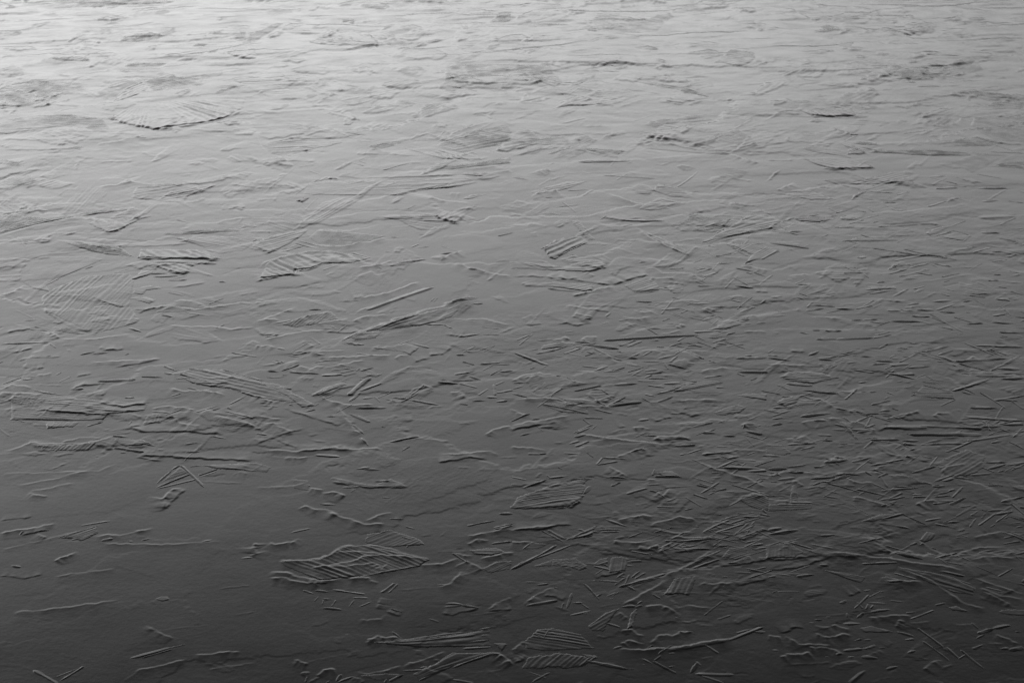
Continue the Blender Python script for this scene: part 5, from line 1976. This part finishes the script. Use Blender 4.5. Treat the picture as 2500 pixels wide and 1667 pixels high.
# ---- labels: written out for the striking ones; for the rest built from look, direction and place
def where(p):
    x, y = p
    v = "far back" if y < 300 else "upper half" if y < 620 else "midway down" if y < 960 else "lower half" if y < 1300 else "foreground"
    h = "left" if x < 625 else "centre left" if x < 1250 else "centre right" if x < 1875 else "right"
    return v + " " + h
NUM = ["first", "second", "third", "fourth", "fifth", "sixth", "seventh", "eighth", "ninth", "tenth", "eleventh", "twelfth",
       "thirteenth", "fourteenth", "fifteenth", "sixteenth", "seventeenth", "eighteenth", "nineteenth", "twentieth"]
def look(it):
    (ax, ay), (bx, by) = it['px'][0], it['px'][-1]
    if it['k'] == 'n':
        if bx < ax: ax, ay, bx, by = bx, by, ax, ay
        l = math.hypot(bx - ax, by - ay)
        a = math.degrees(math.atan2(ay - by, bx - ax + 1e-6))
        size = "tiny" if l < 28 else "short" if l < 60 else "" if l < 105 else "long"
        d = "level" if abs(a) < 6 else ("rising" if a > 0 else "falling") + (" steeply" if abs(a) > 28 else "") + " rightward"
        return (size + " ice needle " + d).strip()
    xs = [p[0] for p in it['px']]
    l = max(xs) - min(xs)
    size = "small" if l < 70 else "" if l < 170 else "wide"
    fin = "dark frosted" if it['o'].get('t', 0.15) <= -1 else "dull" if it['o'].get('t', 0.15) < -0.4 else "clear"
    return (size + " " + fin + (" ribbed ice feather" if it['rib'] else " ice plate")).strip()
THINGS = [it for it in ITEMS if it['k'] in 'np']
for it in THINGS:
    it['len'] = max(math.dist(a, b) for a in it['px'] for b in it['px'])
    it['in'] = -20 < it['cp'][0] < 2520 and -10 < it['cp'][1] < 1680
# a bar or rib that lies on a feather belongs to it
def in_poly(p, pts, tol):
    X, Y = np.array([p[0]]), np.array([p[1]])
    return poly_sd(X, Y, pts)[0] > -tol
PLATES = [it for it in THINGS if it['k'] == 'p']
for it in THINGS:
    it['owner'] = None
    if it['k'] == 'n' and it['lab'] is None:
        (ax, ay), (bx, by) = it['px'][0], it['px'][-1]
        for pl in PLATES:
            if pl['rib'] and pl['len'] > it['len'] * 0.9 and all(in_poly((ax + (bx - ax) * t, ay + (by - ay) * t), pl['px'], 4.0) for t in (0.12, 0.5, 0.88)):
                it['owner'] = pl; break
NEED = sorted([it for it in THINGS if it['k'] == 'n' and it['owner'] is None], key=lambda i: (i['lab'] is None, -i['len'] * math.sqrt(i['o'].get('w', 8))))
for k, it in enumerate(NEED): it['small'] = k >= 295
auto = {}
for it in THINGS:
    if it['lab'] is None and not it.get('small') and it['owner'] is None:
        auto.setdefault((look(it), where(it['cp'])), []).append(it)
for (lk, wh), its in auto.items():
    its.sort(key=lambda i: i['cp'][0])
    for k, it in enumerate(its):
        it['lab'] = lk + ", " + wh
        if len(its) > 1:
            it['lab'] += ", " + (NUM[k] + " from the left" if k < len(its) - 1 or k < 2 else "rightmost")

litter = []
for k, it in enumerate(THINGS):
    if it['k'] == 'p':
        rib = it['rib'] is not None
        X, Y, ZZ, keep, frost = plate_geo(it, 30000 + 100 * k)
        it['ob'] = patch_object("ice_feather" if rib else "ice_plate", X, Y, ZZ, keep, frost, it['lab'],
                                "ice feather" if rib else "ice plate", "ribbed ice feathers on the lake" if rib else "smooth ice plates on the lake")
for k, it in enumerate(THINGS):
    if it['k'] == 'n':
        geo = needle_geo(it, 20000 + 7 * k)
        if it['owner'] is not None:
            ob = patch_object("rib", *geo, None, None, None, None, None)
            ob.parent = it['owner']['ob']
            ob.location = ob.location - it['owner']['ob'].location
        elif it['small']:
            litter.append(geo)
        else:
            patch_object("ice_needle", *geo, None, None, it['lab'], "ice needle", "ice needles frozen into the lake")
# more of the smallest, where the photograph is thick with them
rn = random.Random(5)
cnt = 0
while cnt < 1300:
    px, py = rn.uniform(-300, 2900), rn.uniform(330, 1690)
    d = float(dens(np.float64(px), np.float64(py)))
    cl = fbm(np.float64(px / 150.0), np.float64(py / 55.0), 77, 3)
    d = d * float(np.clip(0.75 + 2.2 * cl, 0.05, 1.6))
    if rn.random() > max(0.0, d - 0.22) ** 1.4: continue
    cnt += 1
    l = rn.uniform(12, 52) * (0.7 + 0.6 * py / 1667); a = rn.gauss(0.1, 0.34)
    e0 = (px - l / 2 * math.cos(a), py + l / 2 * math.sin(a)); e1 = (px + l / 2 * math.cos(a), py - l / 2 * math.sin(a))
    w0, w1 = ground(*e0), ground(*e1)
    lat, dep = foot((w0[0] + w1[0]) / 2, (w0[1] + w1[1]) / 2)
    it = {'w': [w0, w1], 'g': lat ** 0.25 * dep ** 0.75, 'lat': lat, 'c': ((w0[0] + w1[0]) / 2, (w0[1] + w1[1]) / 2),
          'o': {'w': rn.uniform(4.0, 10.0), 'h': rn.uniform(0.4, 1.15)}}
    litter.append(needle_geo(it, 60000 + cnt))
# the smallest splinters, past the three hundred largest, as one object
co = []; qs = []; n = 0
for X, Y, ZZ in litter:
    nr, nc = X.shape
    idx = np.arange(nr * nc).reshape(nr, nc) + n
    q = np.stack([idx[:-1, :-1], idx[:-1, 1:], idx[1:, 1:], idx[1:, :-1]], -1).reshape(-1, 4)
    c3 = np.stack([X, Y, ZZ], -1).reshape(-1, 3)
    a, b, c = c3[q[0, 0] - n], c3[q[0, 1] - n], c3[q[0, 2] - n]
    if np.cross(b - a, c - a)[2] < 0: q = q[:, ::-1]
    co.append(c3); qs.append(q); n += nr * nc
ob = bpy.data.objects.new("ice_splinters", raw_mesh("ice_splinters", np.concatenate(co), np.concatenate(qs)))
sc.collection.objects.link(ob)
ob["kind"] = "stuff"
ob["label"] = "litter of small ice splinters strewn between the larger needles"
ob["category"] = "ice splinters"
